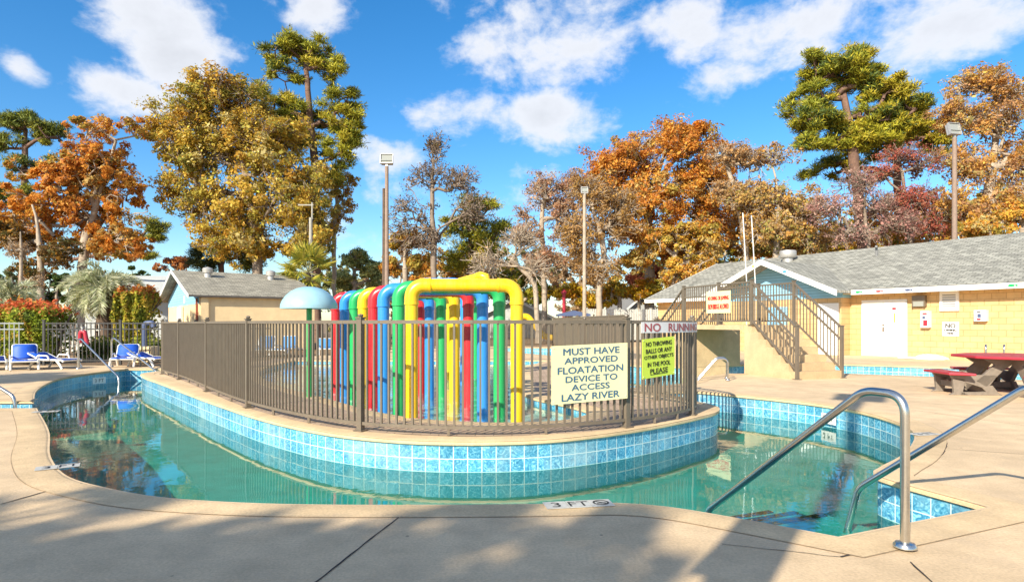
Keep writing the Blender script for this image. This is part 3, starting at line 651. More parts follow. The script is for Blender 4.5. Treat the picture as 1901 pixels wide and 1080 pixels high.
handrail('far left stainless handrail with its post beside the blue loungers', [(-11.55, 16.5, .008), (-11.55, 16.5, .80), (-11.4, 16.4, .80), (-9.85, 15.5, -.12), (-9.75, 15.4, -.6)], rad=.15)
handrail('far stainless handrail sloping down towards the corner of the island fence', [(-11.15, 17.25, .008), (-11.15, 17.25, .80), (-11.0, 17.15, .80), (-9.35, 16.3, -.05), (-9.25, 16.2, -.6)], rad=.15)
handrail('short piece of handrail at the left edge of the photograph by the side steps', [(-9.25, 9.85, .008), (-9.25, 9.85, .82), (-9.0, 9.7, .82), (-7.52, 9.35, .12), (-7.44, 9.33, -.4)], rad=.15)
for i, (o, l) in enumerate(((0, 'front grab rail of the pool ladder beside the stair bridge'), (.45, 'rear grab rail of the pool ladder beside the stair bridge'))):
    a = Vector((4.58 + o * .3, 13.15 + o, .008)); handrail(l, [a, a + Vector((0, 0, .46)), a + Vector((-.22, .02, .46)), a + Vector((-.62, .05, .0)), a + Vector((-.66, .05, -.6))], rad=.12, r=.02, name='grab_rail')
for i, (px, l) in enumerate(((1830, 'left upright of two grab rails seen over the red table'), (1864, 'right upright of two grab rails seen over the red table'))):
    q = P3(px, 641, 13.0); handrail(l, [(q.x, q.y, .008), (q.x, q.y, q.z), (q.x + .12, q.y + .15, q.z), (q.x + .4, q.y + .5, -.1), (q.x + .42, q.y + .53, -.5)], rad=.1, r=.019, name='grab_rail').children[0].data.materials[0] = MT['greylegs']  # steel rails in a dull grey-brown, their shade put into the colour

# ================================================================== DEPTH MARKERS
def marker(label, o, ex, ey, tiles, z=.0085):
    o = Vector((*o, z)); ex = Vector((*ex, 0)).normalized(); ey = Vector((*ey, 0)).normalized(); t = thing('depth_marker', label, 'depth marker', o)
    b = MB(); w_ = .152
    for i in range(len(tiles)):
        a = o + ex * (w_ + .004) * i; b.prism([a, a + ex * w_, a + ex * w_ + ey * w_, a + ey * w_], (0, 0, .003))
    b.build('tiles', MT['markerwhite'], t)
    l = MB()
    for i, tx in enumerate(tiles):
        c = o + ex * ((w_ + .004) * i + w_ / 2) + ey * .025
        if tx == '@':      # no-diving ring with a bar and a little swimmer
            cc = c + ey * .055; k = 24
            vs = [cc + (ex * math.cos(a) + ey * math.sin(a)) * rr + Vector((0, 0, .0045)) for rr in (.042, .056) for a in [2 * math.pi * j / k for j in range(k)]]
            l.add(vs, [(j, (j + 1) % k, k + (j + 1) % k, k + j) for j in range(k)])
            l.bar(cc - (ex - ey) * .033 + Vector((0, 0, .0045)), cc + (ex - ey) * .033 + Vector((0, 0, .0045)), .01, .001)
            l.bar(cc - ex * .03 - ey * .012 + Vector((0, 0, .0045)), cc + ex * .03 - ey * .012 + Vector((0, 0, .0045)), .012, .001); continue
        tv, tf = text_geo(tx, 1); xs = [v.x for v in tv]; ys = [v.y for v in tv]; k = .10 / (max(ys) - min(ys)); mid = (max(xs) + min(xs)) / 2
        l.add([c + ex * (v.x - mid) * k * (1.15 if len(tx) == 1 else .95) + ey * (v.y - min(ys)) * k + Vector((0, 0, .0045)) for v in tv], tf)
    l.build('numerals', MT['black'], t, recalc=False); return t
def mk_px(label, p0, p1, tiles):
    a, c = Vector(G(*p0)), Vector(G(*p1)); d = (c - a).normalized(); marker(label, a, d, (-d.y, d.x), tiles)
mk_px('3 FT depth marker tiles in the shaded near edge of the deck', (1016, 947), (1135, 941), ['3', 'FT', '@'])
mk_px('depth marker tiles on the sunlit coping at the left, nearer of the two', (63, 875.5), (97, 872), ['3', 'FT'])
mk_px('small depth marker tiles by the left side steps', (57, 767), (80, 766), ['3', 'FT'])
mk_px('depth marker tiles on the deck behind the near handrail', (1706, 810), (1740, 808), ['3', 'FT'])
def wall_marker(label, px, py, d, dirx, tx):
    c = P3(px, py, d); ex = Vector((*dirx, 0)).normalized(); nn = Vector((ex.y, -ex.x, 0)); t = thing('depth_marker', label, 'depth marker', c)
    b = MB(); o = c - ex * .15 - Vector((0, 0, .075)) + nn * .006
    b.prism([o, o + ex * .30, o + ex * .30 + Vector((0, 0, .15)), o + Vector((0, 0, .15))], nn * .004); b.build('tiles', MT['white'], t)
    l = MB(); tv, tf = text_geo(tx, 1); xs = [v.x for v in tv]; ys = [v.y for v in tv]; k = .085 / (max(ys) - min(ys)); mid = (max(xs) + min(xs)) / 2
    l.add([c + nn * .0125 + ex * (v.x - mid) * k + Vector((0, 0, (v.y - min(ys)) * k - .042)) for v in tv], tf); l.build('numerals', MT['black'], t, recalc=False)
wall_marker('white depth marker set in the tiles of the right pool wall', 1539, 777, 9.17, (.22, -1), '3 FT')
wall_marker('white depth marker set in the tiles of the far left pool wall', 184, 706, 15.0, (.5, 1), '3 FT')
# ================================================================== STAIR BRIDGE
BL = Vector((6.16, 13.4, 0)); bu = Vector((-.33, .944, 0)).normalized(); bv = Vector((.944, .33, 0)).normalized(); BWID = 1.32; PH = 1.18; UP = Vector((0, 0, 1))
def BP(t, s, z): return BL + bu * t + bv * s + UP * z
bridge = thing('stair_bridge', 'tan concrete stair bridge with bronze railings over the far pool', 'bridge', BL)
nst = 6; rise = PH / (nst + 1); run = .235; prof = [(0.0, 0)]
for i in range(nst): prof += [(run * i, rise * (i + 1)), (run * (i + 1), rise * (i + 1))]
ts = run * nst; prof += [(ts, PH), (ts + .25, PH), (ts + .25, 0)]
b = MB(); b.prism([BP(t, 0, z) for t, z in prof], bv * BWID); b.build('stair', MT['tanbridge'], bridge)
TE = 4.05
b = MB(); b.prism([BP(ts + .25, -.03, PH - .12), BP(ts + .25, -.03, PH + .004), BP(TE, -.03, PH + .004), BP(TE, -.03, PH - .12)], bv * (BWID + .06)); b.build('platform', MT['tanbridge'], bridge)
b = MB(); pr2 = [(TE, PH - .002), (TE + .2, PH - .002)]
for i in range(nst): pr2 += [(TE + .2 + run * i, PH - rise * (i + 1)), (TE + .2 + run * (i + 1), PH - rise * (i + 1))]
pr2 += [(TE + .2 + run * nst, 0), (TE, 0)]
b.prism([BP(t, -.02, z) for t, z in pr2], bv * (BWID + .04)); b.build('far_stair', MT['tanbridge'], bridge)
b = MB(); b.prism([BP(TE - .004, -.028, .004), BP(TE + .3, -.028, .004), BP(TE + .3, -.028, PH - .13), BP(TE - .004, -.028, PH - .13)], bv * (BWID + .55)); b.build('abutment', MT['tanbridge'], bridge)
b = MB(); b.prism([BP(TE - .005, -.03, -1.0), BP(TE + .3, -.03, -1.0), BP(TE + .3, -.03, -.004), BP(TE - .005, -.03, -.004)], bv * (BWID + .06)); b.build('abutment', MT['tanbridge'], bridge)
RH = 1.05
def zline(t):
    if t < ts: return PH * (t + run * .4) / (ts + run * .4) + .0
    if t <= TE + .2: return PH
    return PH - PH * (t - TE - .2) / (run * nst)
for s_ in (.03, BWID - .03):
    for t, h in ((.02, None), (ts + .02, None), (ts + 1.25, None), (TE + .12, None), (TE + .2 + run * nst, None)):
        zb = 0 if t < .1 or t > TE + .5 else PH; zt = zline(t) + RH + .02
        b = MB(); p, q = BP(t, s_, zb), BP(t, s_, zt); b.bar(p, q, .062, .062, up=bu); b.box((p.x, p.y, p.z + .008), (.14, .14, .012), math.atan2(bv.y, bv.x)); b.box((q.x, q.y, q.z + .01), (.09, .09, .02), math.atan2(bv.y, bv.x)); b.build('post', MT['fence'], bridge)
    for t0, t1 in ((.02, ts + .02), (ts + .02, TE + .12), (TE + .12, TE + .2 + run * nst)):
        b = MB()
        for hh, ww in ((RH - .02, .05), (RH - .30, .032), (.10, .034)): b.bar(BP(t0, s_, zline(t0) + hh), BP(t1, s_, zline(t1) + hh), ww, .038)
        b.build('rails', MT['fence'], bridge)
        b = MB(); n = round((t1 - t0) / .098)
        for i in range(1, n):
            t = t0 + (t1 - t0) * i / n; b.bar(BP(t, s_, zline(t) + .10), BP(t, s_, zline(t) + RH - .03), .019, .019, up=bu)
        b.build('picket_panel', MT['fence'], bridge)
# the bridge sign hangs on the near railing
sc0, sc1 = None, None
def t_at_px(px, s_=-.01):
    return min(((abs(950.5 + F * BP(k * .01, s_, 0).x / BP(k * .01, s_, 0).y - px)), k * .01) for k in range(0, 600))[1]
ta, tb = t_at_px(1356, -.02), t_at_px(1311, -.02)
sg = thing('bridge_sign', 'cream sign with red letters hung on the stair bridge railing', 'sign', BP((ta + tb) / 2, -.02, PH + .65))
z0_, z1_ = PH + .30, PH + .86
b = MB(); b.prism([BP(ta, -.012, z0_), BP(tb, -.012, z0_), BP(tb, -.012, z1_), BP(ta, -.012, z1_)], bv * -.006); b.build('board', MT['sign_cream'], sg)
l = MB()
for tx, y in (('NO DIVING OR JUMPING', .54), ('FROM BRIDGE ALLOWED', .18)):
    tv, tf = text_geo(tx, 1); xs = [v.x for v in tv]; ys = [v.y for v in tv]; wl = tb - ta
    for k_ in (-1, 0, 1): l.add([BP(tb - wl * (.07 + .86 * (v.x - min(xs)) / (max(xs) - min(xs))) + .007 * k_, -.021 - .0005 * k_, z0_ + (z1_ - z0_) * (y + .24 * (v.y - min(ys)) / (max(ys) - min(ys)))) for v in tv], tf)
l.build('lettering', MT['redprint'], sg, recalc=False)

# ================================================================== BATH HOUSE (right)
hs_ = thing('bath_house', 'long yellow block bath house with grey shingled roof and a blue gable', 'building', (13.4, 23.4, 0), math.atan2(-.857, .514))
def tri_box(b, poly, vec): b.prism(poly, vec)
X0, X1 = -11.0, 15.0
b = MB(); b.prism([(X0, 0, 0), (X1, 0, 0), (X1, 0, 2.44), (X0, 0, 2.44)], (0, 10, 0)); b.build('wall', MT['block'], hs_, local=True)
b = MB()
for x in (X0,): b.prism([(x, 0, 2.44), (x, 10, 2.44), (x, 5, 4.40)], (.15, 0, 0))
b.build('gable_end', MT['blueside'], hs_, local=True)
def slope(b, x0, x1, y0, z0, y1, z1, th=.10): b.prism([(x0, y0, z0), (x0, y1, z1), (x0, y1, z1 - th), (x0, y0, z0 - th)], (x1 - x0, 0, 0))
b = MB(); slope(b, X0 - .35, X1, -.55, 2.50, 5, 4.65); slope(b, X0 - .35, X1, 10.55, 2.50, 5.001, 4.65); rf = b.build('roof', MT['shingle'], hs_, local=True)
b = MB()
b.prism([(-.27, -.565, 2.29), (X1, -.565, 2.29), (X1, -.565, 2.47), (-.27, -.565, 2.47)], (0, -.03, 0)); b.prism([(X0 - .35, -.565, 2.29), (-6.65, -.565, 2.29), (-6.65, -.565, 2.47), (X0 - .35, -.565, 2.47)], (0, -.03, 0))
b.prism([(X0 - .36, -.6, 2.30), (X0 - .36, 5, 4.50), (X0 - .36, 5, 4.67), (X0 - .36, -.6, 2.49)], (-.03, 0, 0))
b.build('fascia', MT['white'], hs_, local=True)
b = MB(); b.prism([(X0 - .3, -.54, 2.33), (X1, -.54, 2.33), (X1, -.01, 2.33), (X0 - .3, -.01, 2.33)], (0, 0, .02)); b.build('soffit', MT['terracotta'] if False else MT['tanwall'], hs_, local=True)
# projecting gabled wing
GX, GA, GY, GZ = -3.46, 3.84, -1.55, 2.44; hw = 3.22; pit = (GA - GZ) / hw
b = MB(); b.prism([(GX - hw + .4, GY + .97, 0), (GX + hw - .4, GY + .97, 0), (GX + hw - .4, GY + .97, 2.2), (GX - hw + .4, GY + .97, 2.2)], (0, -GY - .975, 0)); b.build('wing_wall', MT['block'], hs_, local=True)
b = MB(); b.prism([(GX - hw + .36, GY + .95, 2.203), (GX + hw - .36, GY + .95, 2.203), (GX + hw - .36, GY + .95, GZ + .06), (GX, GY + .95, GA - .10), (GX - hw + .36, GY + .95, GZ + .06)], (0, -GY + 2.4, 0)); b.build('gable', MT['blueside'], hs_, local=True)
b = MB()
for sg_ in (-1, 1):
    b.prism([(GX + sg_ * hw, GY, GZ), (GX + sg_ * .002, GY, GA), (GX + sg_ * .002, GY, GA - .09), (GX + sg_ * hw, GY, GZ - .09)], (0, -GY + 3.2, 0))
b.build('wing_roof', MT['shingle'], hs_, local=True)
b = MB()
for sg_ in (-1, 1):
    b.prism([(GX + sg_ * (hw + .02), GY - .004, GZ + .01), (GX, GY - .004, GA + .015), (GX, GY - .004, GA - .21), (GX + sg_ * (hw + .02), GY - .004, GZ - .21)], (0, -.035, 0))
b.build('bargeboard', MT['white'], hs_, local=True)
# doors
dr = MB(); dr.box((.64, -.02, 1.04), (1.62, .06, 2.10)); dro = dr.build('double_door', MT['white'], hs_, local=True)
def lbox(name, m, par, *bx):
    b = MB()
    for c, d in bx: b.box(c, d)
    return b.build(name, m, par, local=True)
lbox('door_leaf', MT['white'], dro, ((.255, -.062, 1.02), (.75, .03, 2.0))); lbox('door_leaf', MT['white'], dro, ((1.03, -.062, 1.02), (.75, .03, 2.0)))
lbox('panel_moulding', MT['houseg'], dro, *[((x, -.079, z), (wd, .006, .012)) for x in (.255, 1.03) for z, wd in ((.80, .52), (.25, .52))], *[((x + s * .26, -.079, .525), (.01, .006, .55)) for x in (.255, 1.03) for s in (-1, 1)])
lbox('handle', MT['bark'], dro, ((.655, -.10, 1.0), (.03, .05, .16)), ((.655, -.10, 1.16), (.04, .04, .04)))
lbox('notice', MT['sign_lime'], dro, ((1.05, -.08, 1.42), (.05, .006, .34))); lbox('notice', MT['redtop'], dro, ((1.03, -.08, 1.75), (.13, .006, .08)))
lbox('door', MT['white'], hs_, ((-1.15, GY + .95, 1.0), (.85, .05, 2.0)))
lbox('door', MT['blueside'], hs_, ((-3.4, GY + .95, .95), (.95, .05, 1.9)))
# wall things
v = lbox('louvre_vent', MT['white'], hs_, ((2.80, -.03, 1.98), (.58, .06, .68))); lbox('slats', MT['slate'], v, *[((2.80, -.063, 1.80 + i * .075), (.40, .012, .028)) for i in range(6)])
fx = thing('wall_light', 'square bronze flood light on the yellow wall right of the white doors', 'light', hs_.matrix_basis @ Vector((1.88, 0, 2.0)), hs_.rotation_euler.z)
lbox('housing', MT['fence'], fx, ((0, -.08, .09), (.42, .16, .20)), ((-.19, -.08, -.1), (.04, .16, .19)), ((.19, -.08, -.1), (.04, .16, .19)), ((0, -.02, -.1), (.36, .04, .19))); lbox('lens', MT['glass'], fx, ((0, -.10, -.1), (.34, .10, .17)))
def cabinet(label, x, z, wd, h, parts):
    c = thing('wall_cabinet', label, 'cabinet', hs_.matrix_basis @ Vector((x, 0, z)), hs_.rotation_euler.z)
    lbox('box', MT['white'], c, ((0, -.09, 0), (wd, .18, h)))
    for (m, cx, cz, w2, h2) in parts: lbox('sticker', MT[m], c, ((cx, -.183, cz), (w2, .006, h2)))
cabinet('tall narrow white fire cabinet with a red panel under the flood light', 2.10, 1.36, .27, .58, [('redtop', .02, -.13, .13, .2), ('maroon', 0, .19, .14, .07), ('bluegrey', -.03, .06, .09, .09)])
cabinet('small white cabinet on the yellow wall right of the louvre', 3.75, 1.47, .34, .36, [('redtop', -.03, -.12, .11, .06), ('bluegrey', -.02, 0, .10, .12), ('black', -.03, .12, .10, .03)])
s5 = thing('wall_sign', 'square white NO DIVING HERE sign on the yellow block wall', 'sign', hs_.matrix_basis @ Vector((2.83, 0, 1.03)), hs_.rotation_euler.z)
lbox('board', MT['white'], s5, ((0, -.012, 0), (.50, .02, .48)))
b = MB()
for tx, hh, wd, z in (('NO', .145, .30, .04), ('DIVING', .075, .36, -.08), ('HERE', .06, .20, -.18)):
    tv, tf = text_geo(tx, 1); xs = [q.x for q in tv]; ys = [q.y for q in tv]
    for k_ in (-1, 0, 1): b.add([((q.x - (min(xs) + max(xs)) / 2) * wd / (max(xs) - min(xs)) + .008 * k_, -.0245 - .0005 * k_, z + (q.y - min(ys)) * hh / (max(ys) - min(ys))) for q in tv], tf)
b.build('lettering', MT['black'], s5, local=True, recalc=False)
# fish stencils along the white fascia
for i, (x, z, mm) in enumerate(((-.0, 2.38, 'green'), (.75, 2.38, 'maroon'), (1.75, 2.38, 'bluegrey'), (4.75, 2.38, 'green'))):
    b = MB(); b.add([(x + .09 * math.cos(a), -.598, z + .045 * math.sin(a)) for a in [2 * math.pi * k / 14 for k in range(14)]] + [(x + .07, -.598, z), (x + .16, -.598, z + .05), (x + .16, -.598, z - .05)], [tuple(range(14)), (14, 15, 16)]); b.build('fish_stencil', MT[mm], hs_, local=True, recalc=False)
for x, mm in ((GX - .35, 'yellow'), (GX + 1.1, 'blue')):
    z = GA - abs(x - GX) * pit - .09; b = MB(); b.add([(x + .09 * math.cos(a), GY - .042, z + .045 * math.sin(a)) for a in [2 * math.pi * k / 14 for k in range(14)]], [tuple(range(14))]); b.build('fish_stencil', MT[mm], hs_, local=True, recalc=False)
# roof vent drum and pipe
def HW(x, y, z): return hs_.matrix_basis @ Vector((x, y, z))
b = MB(); c = (-6.2, 4.1, 0); zb = 4.2
b.lathe([(.25, zb - .1), (.25, zb + .26), (.36, zb + .28), (.40, zb + .33), (.40, zb + .58), (.37, zb + .63), (.001, zb + .66)], (-6.2, 4.1, 0), 24); b.build('roof_vent', MT['metal'], rf, smooth=True, local=True)
b = MB(); b.tube([(-1.6, 3.6, 4.0), (-1.6, 3.6, 4.45), (-1.5, 3.4, 4.5)], .05, 10); b.build('vent_pipe', MT['slate'], rf, local=True)
for i, (px, pt, pb, d, l) in enumerate(((1386, 395, 522, 22.0, 'left of two thin pale aerial poles before the blue gable'), (1402, 400, 521, 22.6, 'right of two thin pale aerial poles before the blue gable'))):
    q = P3(px, pb, d); tq = P3(px - 7, pt, d); t = thing('aerial_pole', l, 'aerial', (q.x, q.y, 0)); b = MB(); b.tube([(q.x, q.y, 0), q, tq], .018, 8); b.build('pole', MT['white'], t)
    b = MB(); b.lathe([(.05, 0), (.05, .03), (.02, .04)], (q.x, q.y, 0), 12); b.build('base', MT['metal'], t)
# cloth on the deck by the wall
b = MB(); rr = random.Random(3)
for (px, d, sx, h) in ((1700, 21.6, .55, .05), (1728, 21.2, .5, .16), (1742, 21.0, .3, .06)):
    q = P3(px, 600, d); k = 12
    b.lathe([(sx, 0), (sx * .95, h * .35), (sx * .7, h * .7), (sx * .35, h), (.001, h * .9)], (q.x, q.y, 0), 14)
b.v = [(x + rr.uniform(-.04, .04), y + rr.uniform(-.04, .04), max(.002, z + rr.uniform(-.012, .012))) for x, y, z in b.v]
tag(b.build('cloth', MT['towel'], smooth=True), 'white cloth lying crumpled on the deck by the yellow wall', 'cloth')

# ================================================================== PUMP HOUSE (left)
ph = thing('pump_house', 'small tan pump house with shingled roof and pale blue gable at the left', 'building', (-13.3, 25.5, 0), math.atan2(.60, .80))
PE, PR, PHW, PL = 2.40, 3.72, 4.5, 5.6      # eave, ridge, half width, length
b = MB(); b.prism([(.45, .24, 0), (PL - .3, .24, 0), (PL - .3, .24, 2.32), (.45, .24, 2.32)], (0, 2 * PHW - .64, 0)); b.build('wall', MT['tanwall'], ph, local=True)
b = MB(); b.prism([(.43, .42, 2.05), (.43, 2 * PHW - .42, 2.05), (.43, 2 * PHW - .42, 2.4), (.43, PHW, PR - .14), (.43, .42, 2.4)], (.08, 0, 0)); b.prism([(PL - .28, .42, 2.05), (PL - .28, 2 * PHW - .42, 2.05), (PL - .28, PHW, PR - .14)], (-.08, 0, 0)); b.build('gable', MT['blueside'], ph, local=True)
b = MB(); slope(b, 0, PL, 0, PE, PHW, PR, .08); slope(b, 0, PL, 2 * PHW, PE, PHW + .001, PR, .08); pr = b.build('roof', MT['shingle2'], ph, local=True)
b = MB()
for y0, y1 in ((-.02, PHW), (2 * PHW + .02, PHW)): b.prism([(-.004, y0, PE + .01), (-.004, y1, PR + .015), (-.004, y1, PR - .13), (-.004, y0, PE - .14)], (-.035, 0, 0))
b.build('bargeboard', MT['white'], ph, local=True)
b = MB(); b.box((.37, PHW + .1, 1.0), (.1, 1.0, 2.0)); d_ = b.build('door', MT['white'], ph, local=True); lbox('handle', MT['bark'], d_, ((.30, PHW - .28, 1.0), (.05, .04, .1)))
lbox('downpipe', MT['terracotta'], ph, ((.40, .62, 1.15), (.08, .08, 2.25))); lbox('pilaster', MT['tanwall'], ph, ((.62, .20, 1.15), (.30, .12, 2.3)))
lbox('gable_vent', MT['white'], ph, ((.41, PHW - .9, 2.32), (.03, .28, .36)))
for x, y in ((1.35, 3.4), (4.2, 3.4)):
    z = PE + (PR - PE) * y / PHW - .05; b = MB(); b.lathe([(.16, z - .1), (.15, z + .22), (.22, z + .24), (.24, z + .40), (.20, z + .46), (.001, z + .52)], (x, y, 0), 16); b.build('roof_vent', MT['metal'], pr, smooth=True, local=True)
# grey roofed house behind it
def house(name, label, px, d, wd, dep, ez, rz_, ang_, wm, rm, gable=True, trim=True):
    o = P3(px, 600, d); h = thing(name, label, 'house', (o.x, o.y, 0), R(ang_)); x = wd / 2
    b = MB(); b.prism([(-x, 0, 0), (x, 0, 0), (x, 0, ez), (-x, 0, ez)], (0, dep, 0)); b.build('wall', MT[wm], h, local=True)
    if gable:      # gable faces -y
        b = MB(); b.prism([(-x, -.01, ez), (x, -.01, ez), (0, -.01, rz_ - .1)], (0, dep + .02, 0)); b.build('gable', MT[wm], h, local=True)
        b = MB()
        for s in (-1, 1): b.prism([(s * (x + .4), -.4, ez - .2), (s * .002, -.4, rz_), (s * .002, -.4, rz_ + .1), (s * (x + .4), -.4, ez - .1)], (0, dep + .8, 0))
        b.build('roof', MT[rm], h, local=True)
        b = MB()
        for s in (-1, 1): b.prism([(s * (x + .42), -.405, ez - .32), (0, -.405, rz_ - .12), (0, -.405, rz_ + .11), (s * (x + .42), -.405, ez - .1)], (0, -.04, 0))
        b.build('bargeboard', MT['white'], h, local=True)
        lbox('window', MT['white'], h, ((-.3, -.03, ez * .55), (1.0, .05, 1.0))); lbox('window', MT['glass'], h, ((-.3, -.07, ez * .55), (.84, .05, .84)))
    else:
        b = MB(); b.prism([(-x - .4, -.4, ez), (-x - .4, dep / 2, rz_), (-x - .4, dep + .4, ez)], (wd + .8, 0, 0)); b.build('roof', MT[rm], h, local=True)
        lbox('window', MT['glass'], h, ((0, -.02, ez * .6), (1.0, .05, .9)))
    return h
house('bungalow', 'grey roofed bungalow half hidden behind the pump house at the left', 262, 46, 9, 7, 2.9, 5.0, 6, 'houseg', 'slate2' if 'slate2' in MT else 'houseg', gable=False)
house('gabled_house', 'grey house with white gable trim behind the arches right leg', 955, 52, 6.2, 9, 1.75, 3.25, -4, 'houseg', 'slate')
house('gabled_house', 'small grey house among the trees behind the white fence', 1188, 58, 4.0, 6, 1.9, 3.7, 10, 'houseg', 'slate')

# ================================================================== FENCES FAR OFF
def fence_run(name, label, pts, H, m, spacing, pw, rails, posts=2.4, postw=.06, above=0.0, gauge=.03, base=0.0):
    t = thing(name, label, 'fence', (*pts[0], 0)); P = [Vector((*p, 0)) for p in pts]
    for a, c in zip(P, P[1:]):
        L = (c - a).length; d = (c - a) / L; n = max(1, round(L / posts))
        for i in range(n):
            q0, q1 = a + d * (L * i / n), a + d * (L * (i + 1) / n); b = MB(); b.box((q0.x, q0.y, H / 2 + .03), (postw, postw, H + .06), math.atan2(d.y, d.x)); b.box((q0.x, q0.y, H + .07), (postw * 1.3, postw * 1.3, .03), math.atan2(d.y, d.x)); b.build('post', MT[m], t)
            b = MB()
            for z in rails: b.bar(q0 + UP * z, q1 + UP * z, gauge, .035)
            k = max(1, round(L / n / spacing))
            for j in range(1, k):
                p = q0.lerp(q1, j / k); b.box((p.x, p.y, (H + above) / 2 + .06 + base / 2), (pw, min(pw, .02), H + above - .1 - base), math.atan2(d.y, d.x))
            b.build('picket_panel', MT[m], t)
    return t
fence_run('grey_fence', 'black metal fence, coloured lighter as sunlit, in front of the red tipped hedge at the left', [(-22, 17.2), (-14.1, 17.9)], 1.24, 'greyfence', .13, .022, (1.22, 1.05, .14))
fence_run('black_fence', 'black metal fence behind the two right loungers at the left', [(-13.6, 18.0), (-9.4, 18.4), (-8.0, 20.5)], 1.24, 'blackfence', .12, .022, (1.22, 1.05, .14))
fence_run('pool_fence', 'bronze metal fence along the far side of the pools', [(-6.4, 24.5), (2.2, 33.2)], 1.35, 'fence', .11, .03, (1.33, .14))
fence_run('pool_fence', 'tall closely set bronze fence beyond the cream sign', [(2.2, 33.3), (3.3, 25.0), (3.8, 20.5)], 1.5, 'fence', .085, .03, (1.48, .14))
fence_run('white_fence', 'white board fence under the trees left of the bath house', [(4.8, 40), (11.6, 42.5)], 2.15, 'pwhite', .17, .13, (1.9, .4), posts=2.4, postw=.12)
fence_run('white_picket_fence', 'low white picket fence behind the palm trunk at the left', [(-19.5, 24.0), (-15.2, 24.4)], 1.2, 'pwhite', .16, .06, (.95, .35), posts=2.1, postw=.09)

# ================================================================== LOUNGERS
def make_lounger(label, back, m='sling'):
    t = thing('sun_lounger', label, 'sun lounger', group='blue loungers on the pool deck')
    H, W_, L = .27, .60, 1.15
    b = MB()
    for s in (-1, 1): b.tube(bend([(s * W_ / 2, -.62, H - .05), (s * W_ / 2, -.55, H), (s * W_ / 2, .62, H), (s * W_ / 2, .72, H - .04)], .06), .028, 8)
    for y in (-.6, .1, .68): b.tube([(-W_ / 2, y, H - .02), (W_ / 2, y, H - .02)], .022, 8)
    b.build('frame', MT['resin'], t, smooth=True, local=True)
    for s in (-1, 1):
        for y, k in ((-.5, -1), (.5, 1)):
            b = MB(); b.tube([(s * (W_ / 2 + .01), y - .12 * k, H), (s * (W_ / 2 + .02), y + .02 * k, H * .5), (s * (W_ / 2 + .02), y + .1 * k, .012)], [.04, .034, .03], 8); b.build('leg', MT['resin'], t, smooth=True, local=True)
    for s in (-1, 1):
        b = MB(); b.tube(bend([(s * (W_ / 2 + .03), -.15, H), (s * (W_ / 2 + .04), -.1, H + .12), (s * (W_ / 2 + .04), .25, H + .13), (s * (W_ / 2 + .03), .33, H)], .07), .022, 8)
        if back > 20: b.build('armrest', MT['resin'], t, smooth=True, local=True)
    k = 8; b = MB(); vs = []; fs = []
    for i in range(k + 1):
        y = -.60 + .85 * i / k; sag = -.03 * math.sin(math.pi * i / k)
        vs += [(-W_ / 2 + .02, y, H + .02), (0, y, H + .015 + sag), (W_ / 2 - .02, y, H + .02)]
        if i: o = 3 * i; fs += [(o - 3, o - 2, o + 1, o), (o - 2, o - 1, o + 2, o + 1)]
    b.add(vs, fs); sb = b.build('seat', MT[m], t, smooth=True, local=True); sm = sb.modifiers.new('thickness', 'SOLIDIFY'); sm.thickness = .02
    a = R(back); b = MB(); vs = []; fs = []
    for i in range(k + 1):
        u = .46 * i / k; w2 = W_ / 2 - .02 - (.05 * max(0, i / k - .85) / .15)
        for x, dz in ((-w2, 0), (0, -.02 * math.sin(math.pi * i / k)), (w2, 0)): vs.append((x, .25 + u * math.cos(a) - dz * math.sin(a), H + .025 + u * math.sin(a) + dz * math.cos(a)))
        if i: o = 3 * i; fs += [(o - 3, o - 2, o + 1, o), (o - 2, o - 1, o + 2, o + 1)]
    b.add(vs, fs); sb = b.build('backrest', MT[m], t, smooth=True, local=True); sm = sb.modifiers.new('thickness', 'SOLIDIFY'); sm.thickness = .025
    b = MB(); b.tube(bend([(-W_ / 2 + .01, .25, H + .01), (-W_ / 2 + .01, .25 + .48 * math.cos(a), H + .01 + .48 * math.sin(a)), (W_ / 2 - .01, .25 + .48 * math.cos(a), H + .01 + .48 * math.sin(a)), (W_ / 2 - .01, .25, H + .01)], .06), .022, 8); b.build('back_frame', MT['resin'], t, smooth=True, local=True)
    return t
for l, px, d, bk, rz in (('blue lounger cut off by the left edge of the picture', -14, 16.3, 8, 40), ('blue lounger with its back raised in front of the red tipped hedge', 46, 16.4, 62, 38), ('low blue lounger with its back flat right of the raised one', 103, 16.7, 22, 78),
                         ('blue lounger with raised back behind the far handrails', 233, 17.5, 52, 22), ('flat blue lounger beside the corner of the island fence', 279, 17.6, 16, 66)):
    t = make_lounger(l, bk); q = P3(px, 600, d); t.location = (q.x, q.y, 0); t.rotation_euler = (0, 0, R(rz)); t.scale = (.9, .9, .92)
MT['sling2'] = mat('faded_blue_sling', (.06, .25, .55), .6, var=.1)
for l, px, d, bk, rz in (('faded blue chair seen through the fence, farther left', 492, 23.2, 70, 10), ('faded blue chair seen through the fence, left of the mushroom stem', 530, 23.0, 72, -8), ('faded blue lounger seen through the fence, left of the red arch leg', 607, 24.0, 45, 20)):
    t = make_lounger(l, bk, 'sling2'); q = P3(px, 600, d); t.location = (q.x, q.y, 0); t.rotation_euler = (0, 0, R(rz)); t['group'] = 'chairs across the wading pool'; t.name = 'deck_chair'
